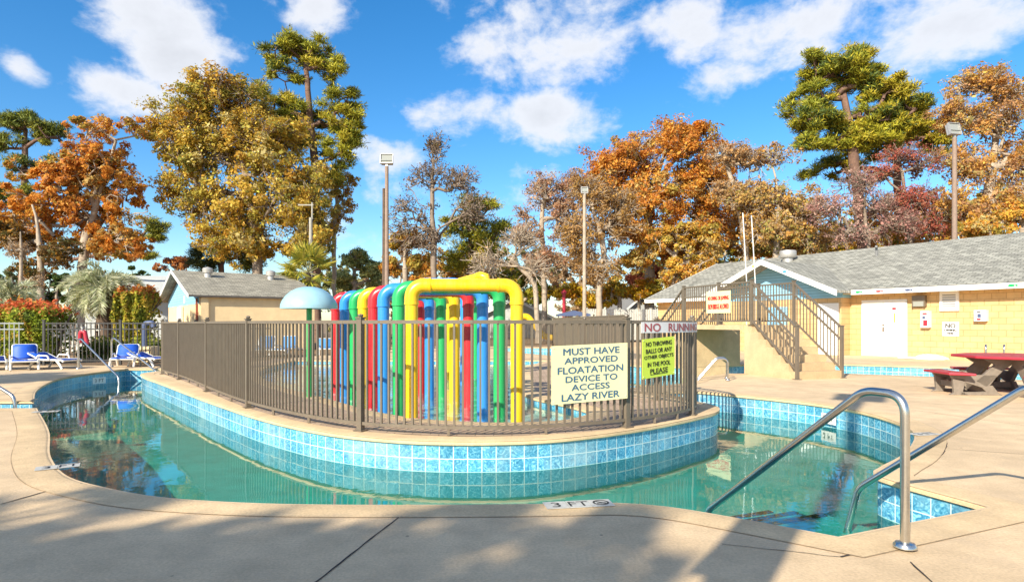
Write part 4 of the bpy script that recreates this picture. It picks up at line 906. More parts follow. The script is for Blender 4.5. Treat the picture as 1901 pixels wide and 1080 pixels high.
# red rescue tube on the fence and its hook
q = P3(157, 622, 17.6); t = thing('rescue_tube', 'red rescue tube hanging folded on the fence by the left handrail', 'rescue tube', q)
b = MB(); b.tube(bend([(q.x - .13, q.y, q.z - .22), (q.x - .10, q.y - .02, q.z + .10), (q.x + .03, q.y - .03, q.z + .10), (q.x + .09, q.y - .02, q.z - .26)], .06), .055, 12); b.build('tube', MT['redtop'], t, smooth=True)
b = MB(); b.tube(bend([(q.x - .02, q.y + .1, q.z + .22), (q.x - .02, q.y - .06, q.z + .22), (q.x - .02, q.y - .08, q.z + .12)], .03), .015, 8); b.build('hook', MT['metal'], t)
q = P3(268, 610, 19.4); t = thing('hooded_pipe', 'blue grey pump pipe with a bent hood behind the black fence', 'pipe', (q.x, q.y, 0))
b = MB(); b.tube(bend([(q.x, q.y, 0), (q.x, q.y, 1.22), (q.x + .26, q.y, 1.24), (q.x + .3, q.y, 1.1)], .12), .08, 12); b.build('pipe', MT['bluegrey'], t, smooth=True)
b = MB(); b.box((q.x, q.y, .25), (.7, .5, .5)); b.build('base', MT['tanwall'], t, bevel=.02)

# ================================================================== PICNIC TABLE
q = P3(1893, 600, 10.7); pt = thing('picnic_table', 'low red topped picnic table on grey brown legs at the right edge', 'picnic table', (q.x, q.y, 0), R(-8))
def octo(r, z, th, cx=0, cy=0, sy=1.0, n=8, ph0=22.5): return [(cx + r * math.cos(R(ph0 + 360 / n * i)), cy + sy * r * math.sin(R(ph0 + 360 / n * i)), z) for i in range(n)]
b = MB(); b.prism(octo(.98, .625, 0), (0, 0, .045)); b.build('table_top', MT['redtop'], pt, local=True, bevel=.015)
for i in range(4):
    a = R(90 * i); M3 = Matrix.Rotation(a, 3, 'Z'); b = MB()
    pl = [(-.50, .95), (.50, .95), (.36, 1.34), (-.36, 1.34)] if False else [(-.55, .98), (.55, .98), (.42, 1.34), (-.42, 1.34)]
    b.prism([tuple(M3 @ Vector((x, y, .345))) for x, y in pl], (0, 0, .04)); b.build('seat', MT['redtop'], pt, local=True, bevel=.012)
for i in range(4):
    a = R(90 * i + 18); M3 = Matrix.Rotation(R(90 * i), 3, 'Z'); b = MB()
    for s in (-.28, .28):
        # an arched side frame: table strut, seat arm, outer foot and ground runner
        def pl(pts, th=.06):
            b.prism([tuple(M3 @ Vector((s - th / 2, y, z))) for y, z in pts], M3 @ Vector((th, 0, 0)))
        pl([(.30, .62), (.72, .62), (.56, .52), (.86, .24), (.70, .14), (.42, .44), (.30, .52)])
        pl([(.52, .345), (1.26, .345), (1.22, .28), (1.12, .25), (.76, .13), (.64, .17)])
        pl([(1.02, .27), (1.22, .30), (1.20, .04), (1.27, .0), (.96, .0), (1.06, .06)])
        pl([(.60, .17), (.78, .15), (.70, .06), (1.10, .05), (1.10, .0), (.44, .0), (.52, .06)])
    for y, z in ((1.11, .17), (.68, .10)): b.prism([tuple(M3 @ Vector((x, y + .03, zz))) for x, zz in ((-.28, z - .05), (.28, z - .05), (.28, z + .05), (-.28, z + .05))], M3 @ Vector((0, -.06, 0)))
    c = M3 @ Vector((.318, .74, .285)); b.tube([c + M3 @ Vector((0, 0.085 * math.cos(k * math.pi / 8), .085 * math.sin(k * math.pi / 8))) for k in range(16)], .012, 6, closed=True)
    b.build('leg_frame', MT['greylegs'], pt, local=True, bevel=.008)

# ================================================================== POLES
def flood_pole(label, px, ptop, d, r, m='wood', head=True, hw_=.55, hh=.48, ang_=0, arm=False):
    q = P3(px, ptop, d); t = thing('light_pole' if head else 'utility_pole', label, 'light pole' if head else 'pole', (q.x, q.y, 0))
    b = MB(); b.tube([(q.x, q.y, 0), (q.x, q.y, q.z)], [r * 1.15, r * .85], 12); b.build('pole', MT[m], t, smooth=True)
    if head:
        Mz = Matrix.Rotation(R(ang_), 3, 'Z'); c = q + UP * (hh * .75); Mx = Mz @ Matrix.Rotation(R(-14), 3, 'X')
        b = MB(); b.box(c + Mx @ Vector((0, .12, 0)), (hw_ * .92, .2, hh * .92), M=Mx)
        for x in (-1, 1): b.box(c + Mx @ Vector((x * hw_ / 2, 0, 0)), (.03, .12, hh), M=Mx)
        for z in (-1, 1): b.box(c + Mx @ Vector((0, 0, z * hh / 2)), (hw_, .12, .03), M=Mx)
        b.box(q + UP * .03, (.1, .1, .24), M=Mz); b.build('lamp_housing', MT['metal'], t)
        b = MB(); b.box(c + Mx @ Vector((0, .01, 0)), (hw_ * .9, .03, hh * .9), M=Mx); b.box(c + Mx @ Vector((0, -.03, -.08)), (hw_ * .9, .04, .05), M=Mx); b.build('lens', MT['glass'], t)
    if arm:
        b = MB(); b.bar((q.x - .75, q.y, q.z + .75), (q.x + .15, q.y, q.z + .75), .07, .07); b.tube([(q.x + .08, q.y, q.z - .1), (q.x + .08, q.y, q.z + .9)], .05, 8); b.build('crossarm', MT[m], t)
    return t
flood_pole('brown light pole with a square flood lamp above the arches', 718, 309, 30, .10, hw_=.60, hh=.48)
flood_pole('thin dark pole standing just left of the flood lamp pole', 712.5, 350, 33, .085, m='bark', head=False)
flood_pole('slim pale light pole in front of the big orange tree', 1085, 362, 34, .10, m='palebark', hw_=.36, hh=.34)
flood_pole('brown light pole with twin flood lamp behind the bath house roof', 1772, 256, 32, .125, hw_=.66, hh=.62, ang_=12)
flood_pole('grey weathered pole with a crossarm behind the fan palm', 577, 404, 37, .115, m='greypole', head=False, arm=True)
# the lamp post behind the camera whose shadow falls over the steps
sp_ = thing('light_pole', 'tall light pole standing on the deck behind the photographer', 'light pole', (-1.80, -1.42, 0))
b = MB(); b.tube([(-1.8, -1.42, 0), (-1.8, -1.42, 7.6)], [.115, .095], 14); b.build('pole', MT['wood'], sp_, smooth=True)
b = MB(); b.box((-1.8, -1.42, 3.25), (.36, .26, .55), rz=R(-33)); b.build('meter_box', MT['metal'], sp_)
b = MB(); b.box((-1.8, -1.42, 7.75), (.75, .35, .4), rz=R(-33)); b.build('lamp_housing', MT['metal'], sp_)
# bits of the playground beyond the fence
q = P3(1047, 545, 40); t = thing('red_post', 'thin red post of the playground standing beyond the fence', 'post', (q.x, q.y, 0)); b = MB(); b.tube([(q.x, q.y, 0), q], .11, 10); b.lathe([(.17, q.z), (.17, q.z + .12), (.001, q.z + .3)], (q.x, q.y, 0), 12); b.build('pole', MT['redtop'], t)
q = P3(1064, 583, 38); t = thing('shade_canopy', 'low dark blue canopy beside the red playground post', 'canopy', (q.x, q.y, 0)); b = MB(); b.prism([(q.x - 1.0, q.y - .6, q.z - .12), (q.x + 1.0, q.y - .6, q.z - .12), (q.x + 1.0, q.y - .6, q.z), (q.x, q.y - .6, q.z + .22), (q.x - 1.0, q.y - .6, q.z)], (0, 1.4, 0)); b.build('canopy', MT['bluegrey'], t)
for s in (-.9, .9): b = MB(); b.tube([(q.x + s, q.y, 0), (q.x + s, q.y, q.z)], .04, 8); b.build('leg', MT['metal'], t)
q = P3(974, 586, 39); t = thing('yellow_slide', 'short yellow slide of the playground behind the right yellow leg', 'slide', (q.x, q.y, 0)); b = MB(); b.tube(bend([(q.x - .9, q.y, q.z), (q.x + .2, q.y, q.z - .05), (q.x + 1.2, q.y, .4), (q.x + 1.8, q.y, .3)], .4), .2, 10); b.build('chute', MT['yellow'], t, smooth=True)
b = MB(); b.tube([(q.x - .5, q.y, 0), (q.x - .5, q.y, q.z)], .05, 8); b.build('leg', MT['metal'], t)
# ================================================================== FOLIAGE
class RNG(np.random.RandomState): pass
def quads(name, C, N, S, col, m, parent, asp=1.0, T=None, rng=None):
    """C centres, N normals, S sizes, col colours -> one mesh of leaf quads"""
    n = len(C); o = np.array(parent.location if parent is not None else (0, 0, 0)); C = C - o
    if T is None: T = rng.normal(size=(n, 3))
    N = N / np.maximum(np.linalg.norm(N, axis=1, keepdims=True), 1e-6)
    A = T - N * np.sum(T * N, axis=1, keepdims=True); A /= np.maximum(np.linalg.norm(A, axis=1, keepdims=True), 1e-6); B = np.cross(N, A)
    A = A * S[:, None]; B = B * (S * asp)[:, None]
    V = np.empty((n, 4, 3), np.float32)
    V[:, 0] = C - A; V[:, 1] = C - A * .1 + B; V[:, 2] = C + A; V[:, 3] = C - A * .1 - B
    me = bpy.data.meshes.new(name); me.vertices.add(4 * n); me.vertices.foreach_set('co', V.ravel())
    me.loops.add(4 * n); me.loops.foreach_set('vertex_index', np.arange(4 * n, dtype=np.int32))
    me.polygons.add(n); me.polygons.foreach_set('loop_start', np.arange(0, 4 * n, 4, dtype=np.int32))
    at = me.color_attributes.new('Col', 'FLOAT_COLOR', 'POINT'); cc = np.ones((n, 4, 4), np.float32); cc[:, :, :3] = col[:, None, :]; at.data.foreach_set('color', cc.ravel())
    me.update(); me.validate(); me.materials.append(m)
    ob = bpy.data.objects.new(name, me); COL.objects.link(ob)
    if parent is not None: ob.parent = parent
    return ob
def palette(rng, n, pal, clump=None, jit=.22):
    P = np.array([p[:3] for p in pal], float); w_ = np.array([p[3] for p in pal], float); w_ /= w_.sum()
    if clump is None: c = P[rng.choice(len(P), n, p=w_)]
    else:
        k = clump.max() + 1; base = rng.choice(len(P), k, p=w_); own = rng.choice(len(P), n, p=w_); pick = np.where(rng.rand(n) < .62, base[clump], own); c = P[pick]
    return np.clip(c * np.exp(rng.normal(0, jit, (n, 1))), .004, .95)
ORANGE = [(.68, .29, .045, 3), (.72, .39, .07, 2), (.52, .20, .04, 2), (.56, .40, .14, .7), (.42, .32, .07, .7)]
RUST = [(.50, .18, .05, 3), (.40, .14, .05, 2), (.56, .26, .07, 1)]
GOLD = [(.62, .43, .07, 3), (.56, .32, .05, 2), (.46, .39, .07, 2), (.60, .50, .20, 1), (.26, .25, .05, 1)]
GOLDO = [(.66, .40, .06, 3), (.62, .28, .05, 2), (.44, .35, .07, 1.5), (.60, .48, .20, 1)]
PINE = [(.36, .33, .025, 3), (.25, .26, .025, 3), (.44, .35, .03, 2), (.09, .13, .03, 1.5)]
PINED = [(.17, .20, .03, 3), (.28, .27, .03, 2), (.08, .11, .03, 2)]
OLIVE = [(.28, .28, .10, 3), (.38, .35, .14, 2), (.17, .19, .07, 2)]
MAUVE = [(.48, .25, .21, 3), (.56, .36, .28, 2), (.38, .18, .15, 1)]
REDB = [(.42, .11, .08, 3), (.50, .17, .10, 2), (.36, .20, .10, 1)]
BROWN = [(.46, .30, .16, 3), (.54, .37, .20, 2), (.34, .22, .12, 1)]
YELG = [(.54, .38, .03, 3), (.34, .33, .04, 2), (.56, .28, .03, 2), (.16, .20, .04, 2)]
GREEN = [(.06, .10, .02, 3), (.10, .14, .025, 2), (.035, .06, .02, 2)]

def frustums(segs, m, name, parent, k=5):
    n = len(segs); o = np.array(parent.location)
    p = np.array([s[0] for s in segs]) - o; q = np.array([s[1] for s in segs]) - o; r0 = np.array([s[2] for s in segs]); r1 = np.array([s[3] for s in segs])
    d = q - p; d /= np.maximum(np.linalg.norm(d, axis=1, keepdims=True), 1e-6); u = np.cross(d, np.array([.3, .2, .93])); u /= np.maximum(np.linalg.norm(u, axis=1, keepdims=True), 1e-6); v = np.cross(d, u)
    a = np.arange(k) * 2 * np.pi / k; ring = np.cos(a)[None, :, None] * u[:, None, :] + np.sin(a)[None, :, None] * v[:, None, :]
    V = np.concatenate([p[:, None, :] + ring * r0[:, None, None], q[:, None, :] + ring * r1[:, None, None]], axis=1)
    i = np.arange(k); j = (i + 1) % k; f = np.stack([i, j, j + k, i + k], axis=1); Fc = (np.arange(n)[:, None, None] * 2 * k + f[None]).reshape(-1)
    me = bpy.data.meshes.new(name); me.vertices.add(2 * k * n); me.vertices.foreach_set('co', V.astype(np.float32).ravel()); me.loops.add(len(Fc)); me.loops.foreach_set('vertex_index', Fc.astype(np.int32))
    me.polygons.add(n * k); me.polygons.foreach_set('loop_start', np.arange(0, 4 * n * k, 4, dtype=np.int32)); me.update(); me.validate(); me.polygons.foreach_set('use_smooth', [True] * (n * k)); me.materials.append(m)
    ob = bpy.data.objects.new(name, me); COL.objects.link(ob); ob.parent = parent; return ob

def tree(name, label, d, base, trunk, blobs, pal, nleaf, size, tr=.22, bark='palebark', nclump=60, clr=None, twigs=3, pine=False, flat=.75, group='autumn trees round the pool', seed=0, cat='tree', wild=.10, shellp=.42, lr=None, bright=1.0):
    """trunk: points on the photograph (px, py); blobs: (px, py, rx, ry) in photo pixels, all at distance d; each blob is an ellipsoid of the crown"""
    rng = np.random.RandomState(seed + 11); D = lambda px, py, dd=0.0: np.array(P3(px, py, d + dd))
    b0 = np.array([(base - 950.5) / F * d, d, 0.0]); root = thing(name, label, cat, b0, group=group)
    TP = [b0] + [D(px, py, rng.uniform(-.3, .3)) for px, py in trunk]
    # skeleton: trunk nodes, then every spray of leaves is joined to the nearest suitable node
    pos = []; par = []; own = []
    for i in range(len(TP) - 1):
        L = np.linalg.norm(TP[i + 1] - TP[i]); k = max(2, int(L / .7))
        for j in range(k):
            pos.append(TP[i] + (TP[i + 1] - TP[i]) * j / k + (rng.normal(0, .03, 3) if i + j else 0)); par.append(len(pos) - 2); own.append(0)
    pos.append(TP[-1]); par.append(len(pos) - 2); own.append(0); ntr = len(pos)
    E = [(D(px, py), np.array([rx * d / F, .85 * (rx + ry) / 2 * d / F, ry * d / F])) for px, py, rx, ry in blobs]
    vol = np.array([e[1].prod() ** .8 for e in E]); vol /= vol.sum(); cl = []
    for kk in rng.choice(len(E), nclump, p=vol):
        c, r = E[kk]; v = rng.normal(size=3); v /= np.linalg.norm(v); cl.append(c + np.maximum(r - (.35 if pine else .7) * (clr or .9), .4 * r) * v * rng.rand() ** shellp * (.94 + wild * rng.normal()))
    cl = np.array(cl); cl[:, 2] = np.maximum(cl[:, 2], .8); crad = clr if clr else .55 * (np.mean([e[1].mean() for e in E]) / max(1, (nclump / len(E)) ** .333)) * 1.5
    order = np.argsort([np.min(np.linalg.norm(np.array(pos)[:ntr] - c, axis=1)) for c in cl]); cen = np.mean([e[0] for e in E], axis=0)
    for ci in order:
        c = cl[ci]; Pn = np.array(pos); dv = c - Pn; h = np.linalg.norm(dv[:, :2], axis=1); dist = np.linalg.norm(dv, axis=1)
        pen = dist + 1.6 * np.maximum(0, (.15 if pine else .35) * h - dv[:, 2]) + 3.0 * (Pn[:, 2] < 1.6); i = int(np.argmin(pen)); p0 = Pn[i]; k = max(1, int(dist[i] / .8)); last = i
        mid = (p0 + c) / 2 + np.array([0, 0, .12 * dist[i]]) + rng.normal(0, .09, 3) * dist[i]
        for j in range(1, k + 1):
            t_ = j / k; q = (1 - t_) ** 2 * p0 + 2 * t_ * (1 - t_) * mid + t_ * t_ * c; pos.append(q + rng.normal(0, .05, 3)); par.append(last); own.append(ci); last = len(pos) - 1
        out_ = c - cen; out_ /= max(np.linalg.norm(out_), .1)
        for _ in range(twigs):
            v = rng.normal(size=3) * np.array([1, 1, .6]) + .7 * out_; v[2] += .25; v /= np.linalg.norm(v); L = crad * rng.uniform(.7, 1.5)
            pos.append(pos[last] + v * L * .55 + rng.normal(0, .04, 3)); par.append(last); own.append(ci); e1 = len(pos) - 1
            for _ in range(3 if twigs > 2 else 2):
                v2 = v + rng.normal(0, .6, 3); v2 /= np.linalg.norm(v2); pos.append(pos[e1] + v2 * L * rng.uniform(.35, .7)); par.append(e1); own.append(ci)
    n = len(pos); cnt = np.zeros(n); ch = np.zeros(n); own = np.array(own)
    for i in range(n - 1, 0, -1):
        if ch[i] == 0: cnt[i] += 1
        if par[i] >= 0: cnt[par[i]] += cnt[i]; ch[par[i]] += 1
    cnt[0] = max(cnt[0], cnt.max()); rad = np.maximum(tr * (cnt / cnt[0]) ** .42, .0125 * max(1, d / 30))
    rad[:ntr] = np.maximum(rad[:ntr], tr * np.linspace(1.0, .30, ntr)); rad[0] = tr * 1.35
    segs = [(pos[par[i]], pos[i], rad[par[i]] if (i < ntr or ch[par[i]] < 2) else min(rad[par[i]], rad[i] * 1.25), rad[i]) for i in range(1, n)]
    frustums(segs, MT[bark], 'trunk', root, 6 if tr > .15 else 5)
    # leaves gather round the twig ends
    tips = np.array([i for i in range(ntr, n) if ch[i] == 0]); P_ = np.array(pos)[tips]; O_ = own[tips]; ln = nleaf * (3.6 if pine else 3.4); wt = rng.gamma(2.0 if pine else .55, 1.0, len(tips)); idx = rng.choice(len(tips), int(ln), p=wt / wt.sum()); m_ = len(idx)
    lr = lr or (.60 if pine else max(.30, .42 * crad)); v = rng.normal(size=(m_, 3)); v /= np.linalg.norm(v, axis=1, keepdims=True)
    rr = lr * rng.rand(m_, 1) ** (.85 if pine else .42) * rng.uniform(.7, 1.3, len(tips))[idx][:, None]; off = v * rr; off[:, 2] *= flat
    C = P_[idx] + off; C[:, 2] = np.maximum(C[:, 2], .05); pal = [tuple(min(.9, x * bright) for x in p[:3]) + (p[3],) for p in pal]
    if pine:
        T = v + rng.normal(0, .3, (m_, 3)); T[:, 2] += .35; N = rng.normal(size=(m_, 3)); S = size * .52 * rng.uniform(.7, 1.3, m_)
        quads('crown', C, N, S, palette(rng, m_, pal, O_[idx]), MT['needle'], root, asp=.15, T=T, rng=rng)
    else:
        co = C - cen; co /= np.maximum(np.linalg.norm(co, axis=1, keepdims=True), .1); N = .62 * rng.normal(size=(m_, 3)) + .35 * v + .75 * co + np.array([0, 0, .35]); S = size * .37 * np.exp(rng.normal(0, .38, m_))
        quads('crown', C, N, S, palette(rng, m_, pal, O_[idx]), MT['leaf'], root, asp=.60, rng=rng)
    return root

def hedge(name, label, corners_px, d0, depth, z0, z1, pal, top, n, size, seed, stems=6, group=None):
    rng = np.random.RandomState(seed); x0 = (corners_px[0] - 950.5) / F * d0; x1 = (corners_px[1] - 950.5) / F * d0; root = thing(name, label, 'hedge', ((x0 + x1) / 2, d0 + depth / 2, 0), group=group)
    # leaves lie mostly near the surface of a lumpy box
    u = rng.rand(n); a = rng.rand(n); z = z0 + (z1 - z0) * rng.rand(n) ** .8; lump = .12 * np.sin(u * 17 + 1) + .10 * np.sin(z * 5 + u * 9)
    face = rng.choice(3, n, p=[.55, .3, .15]); y = np.where(face == 0, d0 + .3 * rng.rand(n) ** 2 - lump, d0 + depth * a); zt = z1 + .12 * np.sin(u * 11) + .10 * rng.normal(size=n); z = np.where(face == 1, zt - .25 * rng.rand(n) ** 2, z)
    ends = np.where(np.minimum(u, 1 - u) < .03, .15 * (z > z1 - .3), 0); C = np.stack([x0 + (x1 - x0) * u, y, z - ends], 1)
    N = rng.normal(size=(n, 3)) * .8 + np.where(face[:, None] == 1, [[0, 0, 1.0]], [[0, -.8, .5]]); S = size * rng.uniform(.6, 1.3, n)
    c = palette(rng, n, pal, (np.floor(u * 24) + 25 * np.floor((z - z0) * 3.5).clip(0)).astype(int)); tm = (z > z1 - .04 + .08 * rng.normal(size=n)); ct = palette(rng, n, top); c[tm] = ct[tm]
    quads('leaves', C, N, S, c, MT['leaf'], root, asp=.5, rng=rng)
    segs = []
    for i in range(stems):
        x = x0 + (x1 - x0) * (i + .5) / stems
        p = np.array([x, d0 + depth * .5, 0.0]); q = p + np.array([rng.normal(0, .1), rng.normal(0, .1), (z0 + z1) / 2]); segs += [(p, q, .06, .04)] + [(q, q + np.array([rng.normal(0, .4), rng.normal(0, .2), (z1 - z0) * .4]), .035, .015) for _ in range(3)]
    frustums(segs, MT['bark'], 'stems', root)

# ---- palms
def pinnate_palm(label, px, py, d, rad_px, trunks, seed, droop=1.0, nf=46):
    rng = np.random.RandomState(seed); c = np.array(P3(px, py, d)); root = thing('feather_palm', label, 'palm', (c[0], c[1], 0), group='silvery feather palms behind the hedge'); Rr = rad_px * d / F; segs = []; C = []; T = []; S = []; N = []
    heads = [(c + np.array([dx * d / F, dy, dz]), b) for dx, dy, dz, b in trunks]
    for hp, b in heads:
        bp = np.array([b * d / F + c[0], hp[1] + .1, 0.0]); pts = [bp, bp * .6 + hp * .4 + [0.03, 0, 0], hp - [0, 0, .1]]
        for i in range(2): segs.append((pts[i], pts[i + 1], .21 - .03 * i, .19 - .02 * i))
    frustums(segs, MT['bark'], 'trunk', root, 9); fs = []
    for hp, b in heads:
        for k in range(int(nf / len(heads) ** .5)):
            az_ = rng.rand() * 6.283; el_ = R(rng.uniform(-25, 78)); L = Rr * rng.uniform(.8, 1.2) * (1 if el_ > 0 else .8); hd = np.array([math.cos(az_), math.sin(az_), 0]); p = hp.copy(); a = el_; K = 12; pp = [p]
            for j in range(K):
                a -= droop * R(9.0) * (.5 + j / K); p = p + (hd * math.cos(a) + np.array([0, 0, math.sin(a)])) * L / K; pp.append(p)
            fs += [(pp[j], pp[j + 1], .018 * (1 - j / K) + .006, .018 * (1 - (j + 1) / K) + .005) for j in range(K)]; side = np.cross(hd, [0, 0, 1.0])
            for j in range(2, K + 1):
                t_ = pp[j] - pp[j - 1]; t_ /= np.linalg.norm(t_)
                for q in range(3):
                    base_ = pp[j - 1] + (pp[j] - pp[j - 1]) * q / 3; ll = .34 * Rr * (1 - .5 * abs(2 * j / K - 1)) * rng.uniform(.8, 1.15)
                    for s in (-1, 1):
                        dr_ = t_ * 1.0 + side * s * .6 + np.array([0, 0, .30]) + rng.normal(0, .05, 3); dr_ /= np.linalg.norm(dr_); C.append(base_ + dr_ * ll * .5); T.append(dr_); S.append(ll * .5); N.append(np.cross(dr_, t_) + rng.normal(0, .2, 3))
    frustums(fs, MT['palmstem'], 'frond_stems', root, 4); n = len(C); quads('fronds', np.array(C), np.array(N), np.array(S), palette(rng, n, [(.55, .56, .36, 3), (.66, .64, .44, 2), (.34, .38, .20, 2)]), MT['leaf'], root, asp=.10, T=np.array(T), rng=rng)
MT['palmstem'] = mat('palm_frond_stem', (.34, .33, .15), .6)
def fan_palm(label, c, Rr, seed, nf=38, group=None):
    rng = np.random.RandomState(seed); c = np.array(c); root = thing('fan_palm', label, 'palm', (c[0], c[1], 0), group=group)
    frustums([(np.array([c[0], c[1], 0]), c * [1, 1, .5], .2, .17), (c * [1, 1, .5], c, .17, .16)], MT['bark'], 'trunk', root, 9); fs = []; C = []; T = []; S = []; N = []
    for k in range(nf):
        az_ = rng.rand() * 6.283; el_ = R(rng.uniform(-30, 80)); hd = np.array([math.cos(az_) * math.cos(el_), math.sin(az_) * math.cos(el_), math.sin(el_)]); Lp = Rr * rng.uniform(.35, .55); tip = c + hd * Lp; fs.append((c, tip, .02, .014)); side = np.cross(hd, [0, 0, 1.0]); side /= max(np.linalg.norm(side), .01); up = np.cross(side, hd)
        for j in range(26):
            a = R(-105 + 210 * j / 25); dr_ = hd * math.cos(a) + side * math.sin(a) - np.array([0, 0, .25]) + up * .12 * abs(math.sin(a)); dr_ /= np.linalg.norm(dr_); ll = Rr * .52 * (1 - .25 * abs(a) / 1.9) * rng.uniform(.85, 1.1)
            C.append(tip + dr_ * ll * .5); T.append(dr_); S.append(ll * .5); N.append(up + side * .5 * math.sin(a) + rng.normal(0, .15, 3))
    frustums(fs, MT['palmstem'], 'leaf_stalks', root, 4); n = len(C); quads('fans', np.array(C), np.array(N), np.array(S), palette(rng, n, [(.48, .44, .06, 3), (.60, .50, .10, 2), (.22, .25, .05, 2)]), MT['leaf'], root, asp=.10, T=np.array(T), rng=rng)
pinnate_palm('silvery feather palm with several leaning stems in front of the orange tree', 192, 536, 24.5, 72, [(0, 0, 0, -14), (-8, .4, -.15, -2), (10, -.3, -.1, 12)], 1, nf=46)
pinnate_palm('silvery feather palm at the left edge behind the red tipped hedge', 22, 548, 23.0, 62, [(0, 0, 0, -5)], 2, droop=1.2, nf=36)
fan_palm('yellow green fan palm between the pump house roof and the arches', P3(572, 506, 33), 66 * 33 / F, 5, nf=40)
REDTOP = [(.62, .13, .05, 3), (.66, .23, .07, 2), (.50, .28, .05, 1)]; HED = [(.28, .34, .03, 3), (.40, .42, .05, 2), (.15, .20, .03, 2), (.55, .36, .07, 1)]
hedge('clipped_hedge', 'green clipped hedge with bright red new tips behind the sunlit fence', (-120, 84), 18.6, 1.4, .15, 1.68, HED, REDTOP, 15000, .075, 21)
hedge('clipped_hedge', 'tall yellow green hedge with orange top beside the pump house', (212, 268), 23.5, 1.2, .5, 2.4, [(.50, .46, .05, 3), (.34, .36, .04, 2), (.58, .42, .07, 2), (.16, .18, .03, 1)], [(.48, .16, .04, 3), (.42, .26, .05, 1)], 9000, .085, 22, stems=5)
hedge('low_shrubs', 'low dark green shrubs behind the black fence', (150, 300), 21.0, 1.0, .05, .55, [(.20, .24, .03, 2), (.10, .13, .03, 2)], [(.26, .28, .04, 1)], 3500, .07, 23, stems=4)

# ---- the trees, left to right
tree('orange_tree', 'orange brown tree with pale limbs above the silvery palm at the left', 38, 150, [(150, 500), (165, 430), (190, 340), (215, 260)], [(190, 295, 85, 85), (110, 375, 105, 80), (30, 390, 60, 60), (150, 330, 70, 60), (225, 370, 60, 70), (70, 430, 75, 50), (200, 440, 85, 50), (240, 250, 28, 40)], ORANGE, 21000, .20, tr=.27, nclump=130, twigs=4, seed=1)
tree('pine_tree', 'dark green pine behind the orange tree at the left edge', 46, 40, [(42, 420), (45, 330), (48, 240)], [(50, 235, 45, 16), (90, 258, 35, 14), (15, 275, 35, 14), (60, 310, 60, 16), (40, 360, 55, 16), (285, 425, 30, 22), (265, 455, 30, 20)], PINED, 9000, .30, tr=.26, bark='pinebark', nclump=42, pine=True, twigs=2, flat=.5, seed=2, clr=.75)
tree('brown_tree', 'half bare brown tree at the left edge under the pine', 36, 75, [(76, 480), (70, 420), (60, 380)], [(35, 440, 45, 50), (110, 470, 50, 40), (60, 500, 60, 30)], [(.20, .12, .04, 2), (.36, .18, .03, 2), (.14, .13, .04, 1)], 3800, .17, tr=.2, nclump=44, twigs=4, seed=3)
tree('golden_tree', 'broad golden tree, the largest crown left of the tall pine', 40, 478, [(478, 480), (470, 400), (450, 300), (440, 200)], [(420, 210, 95, 75), (370, 290, 90, 80), (480, 280, 90, 90), (350, 370, 55, 60), (440, 380, 95, 70), (540, 370, 70, 80), (560, 440, 60, 45), (450, 440, 80, 40), (320, 240, 40, 50)], GOLD, 36000, .20, tr=.33, bark='greybark', nclump=230, twigs=4, seed=4, clr=1.15)
tree('pine_tree', 'tall pine rising above the golden tree, second from the left', 43, 588, [(588, 470), (586, 360), (580, 260), (572, 170), (566, 110)], [(560, 105, 72, 22), (600, 130, 50, 22), (540, 140, 45, 18), (520, 190, 42, 20), (560, 215, 55, 20), (635, 190, 28, 18), (625, 225, 40, 20), (640, 260, 22, 30), (560, 250, 45, 20), (630, 290, 35, 20), (600, 320, 40, 22)], PINE, 17000, .33, tr=.30, bark='pinebark', nclump=80, pine=True, twigs=2, flat=.5, seed=5, clr=.85)
tree('oak_tree', 'thin leaved rusty oak under the tall pine', 45, 620, [(620, 470), (622, 400), (628, 340)], [(625, 380, 35, 60), (600, 430, 40, 40), (640, 350, 22, 45)], GOLDO, 3200, .18, tr=.16, nclump=40, twigs=3, seed=6)
tree('dark_pine', 'dark hanging pine low between the golden tree trunks', 44, 410, [(410, 470), (412, 440)], [(420, 440, 45, 25), (400, 480, 40, 25), (455, 470, 35, 30)], [(.05, .075, .03, 2), (.09, .11, .03, 2), (.14, .15, .02, 1)], 4500, .28, tr=.2, bark='pinebark', nclump=30, pine=True, twigs=2, seed=7, clr=.8)
tree('rusty_tree', 'small rusty tree top over the pump house ridge', 55, 328, [(328, 520), (328, 500)], [(330, 490, 42, 14), (300, 497, 22, 8)], RUST, 1800, .20, tr=.2, nclump=24, twigs=2, seed=8)
tree('olive_tree', 'grey green rounded tree left of the flood lamp pole', 50, 658, [(658, 530), (658, 500)], [(655, 490, 38, 32), (690, 510, 25, 35), (640, 520, 40, 30)], OLIVE, 6500, .20, tr=.2, nclump=60, twigs=3, seed=9, bright=1.9)  # leaf colours raised to stand in for sunlight that nearer trees block
tree('golden_tree', 'small golden orange tree right of the flood lamp pole', 42, 752, [(752, 500), (752, 460)], [(752, 455, 42, 32), (730, 490, 35, 25), (775, 490, 35, 28)], GOLDO, 6500, .19, tr=.18, nclump=50, twigs=3, seed=10)
tree('bare_tree', 'tall nearly bare tree with dark leaves on its upper twigs', 40, 806, [(806, 500), (804, 400), (802, 330), (806, 260)], [(810, 280, 30, 35), (800, 330, 50, 40), (770, 390, 45, 45), (850, 340, 45, 35), (870, 390, 45, 45), (790, 440, 55, 40), (740, 420, 20, 40)], [(.16, .09, .05, 2), (.24, .13, .05, 1), (.14, .12, .05, 1)], 1500, .14, tr=.2, bark='greybark', nclump=170, twigs=4, seed=11, clr=.55)
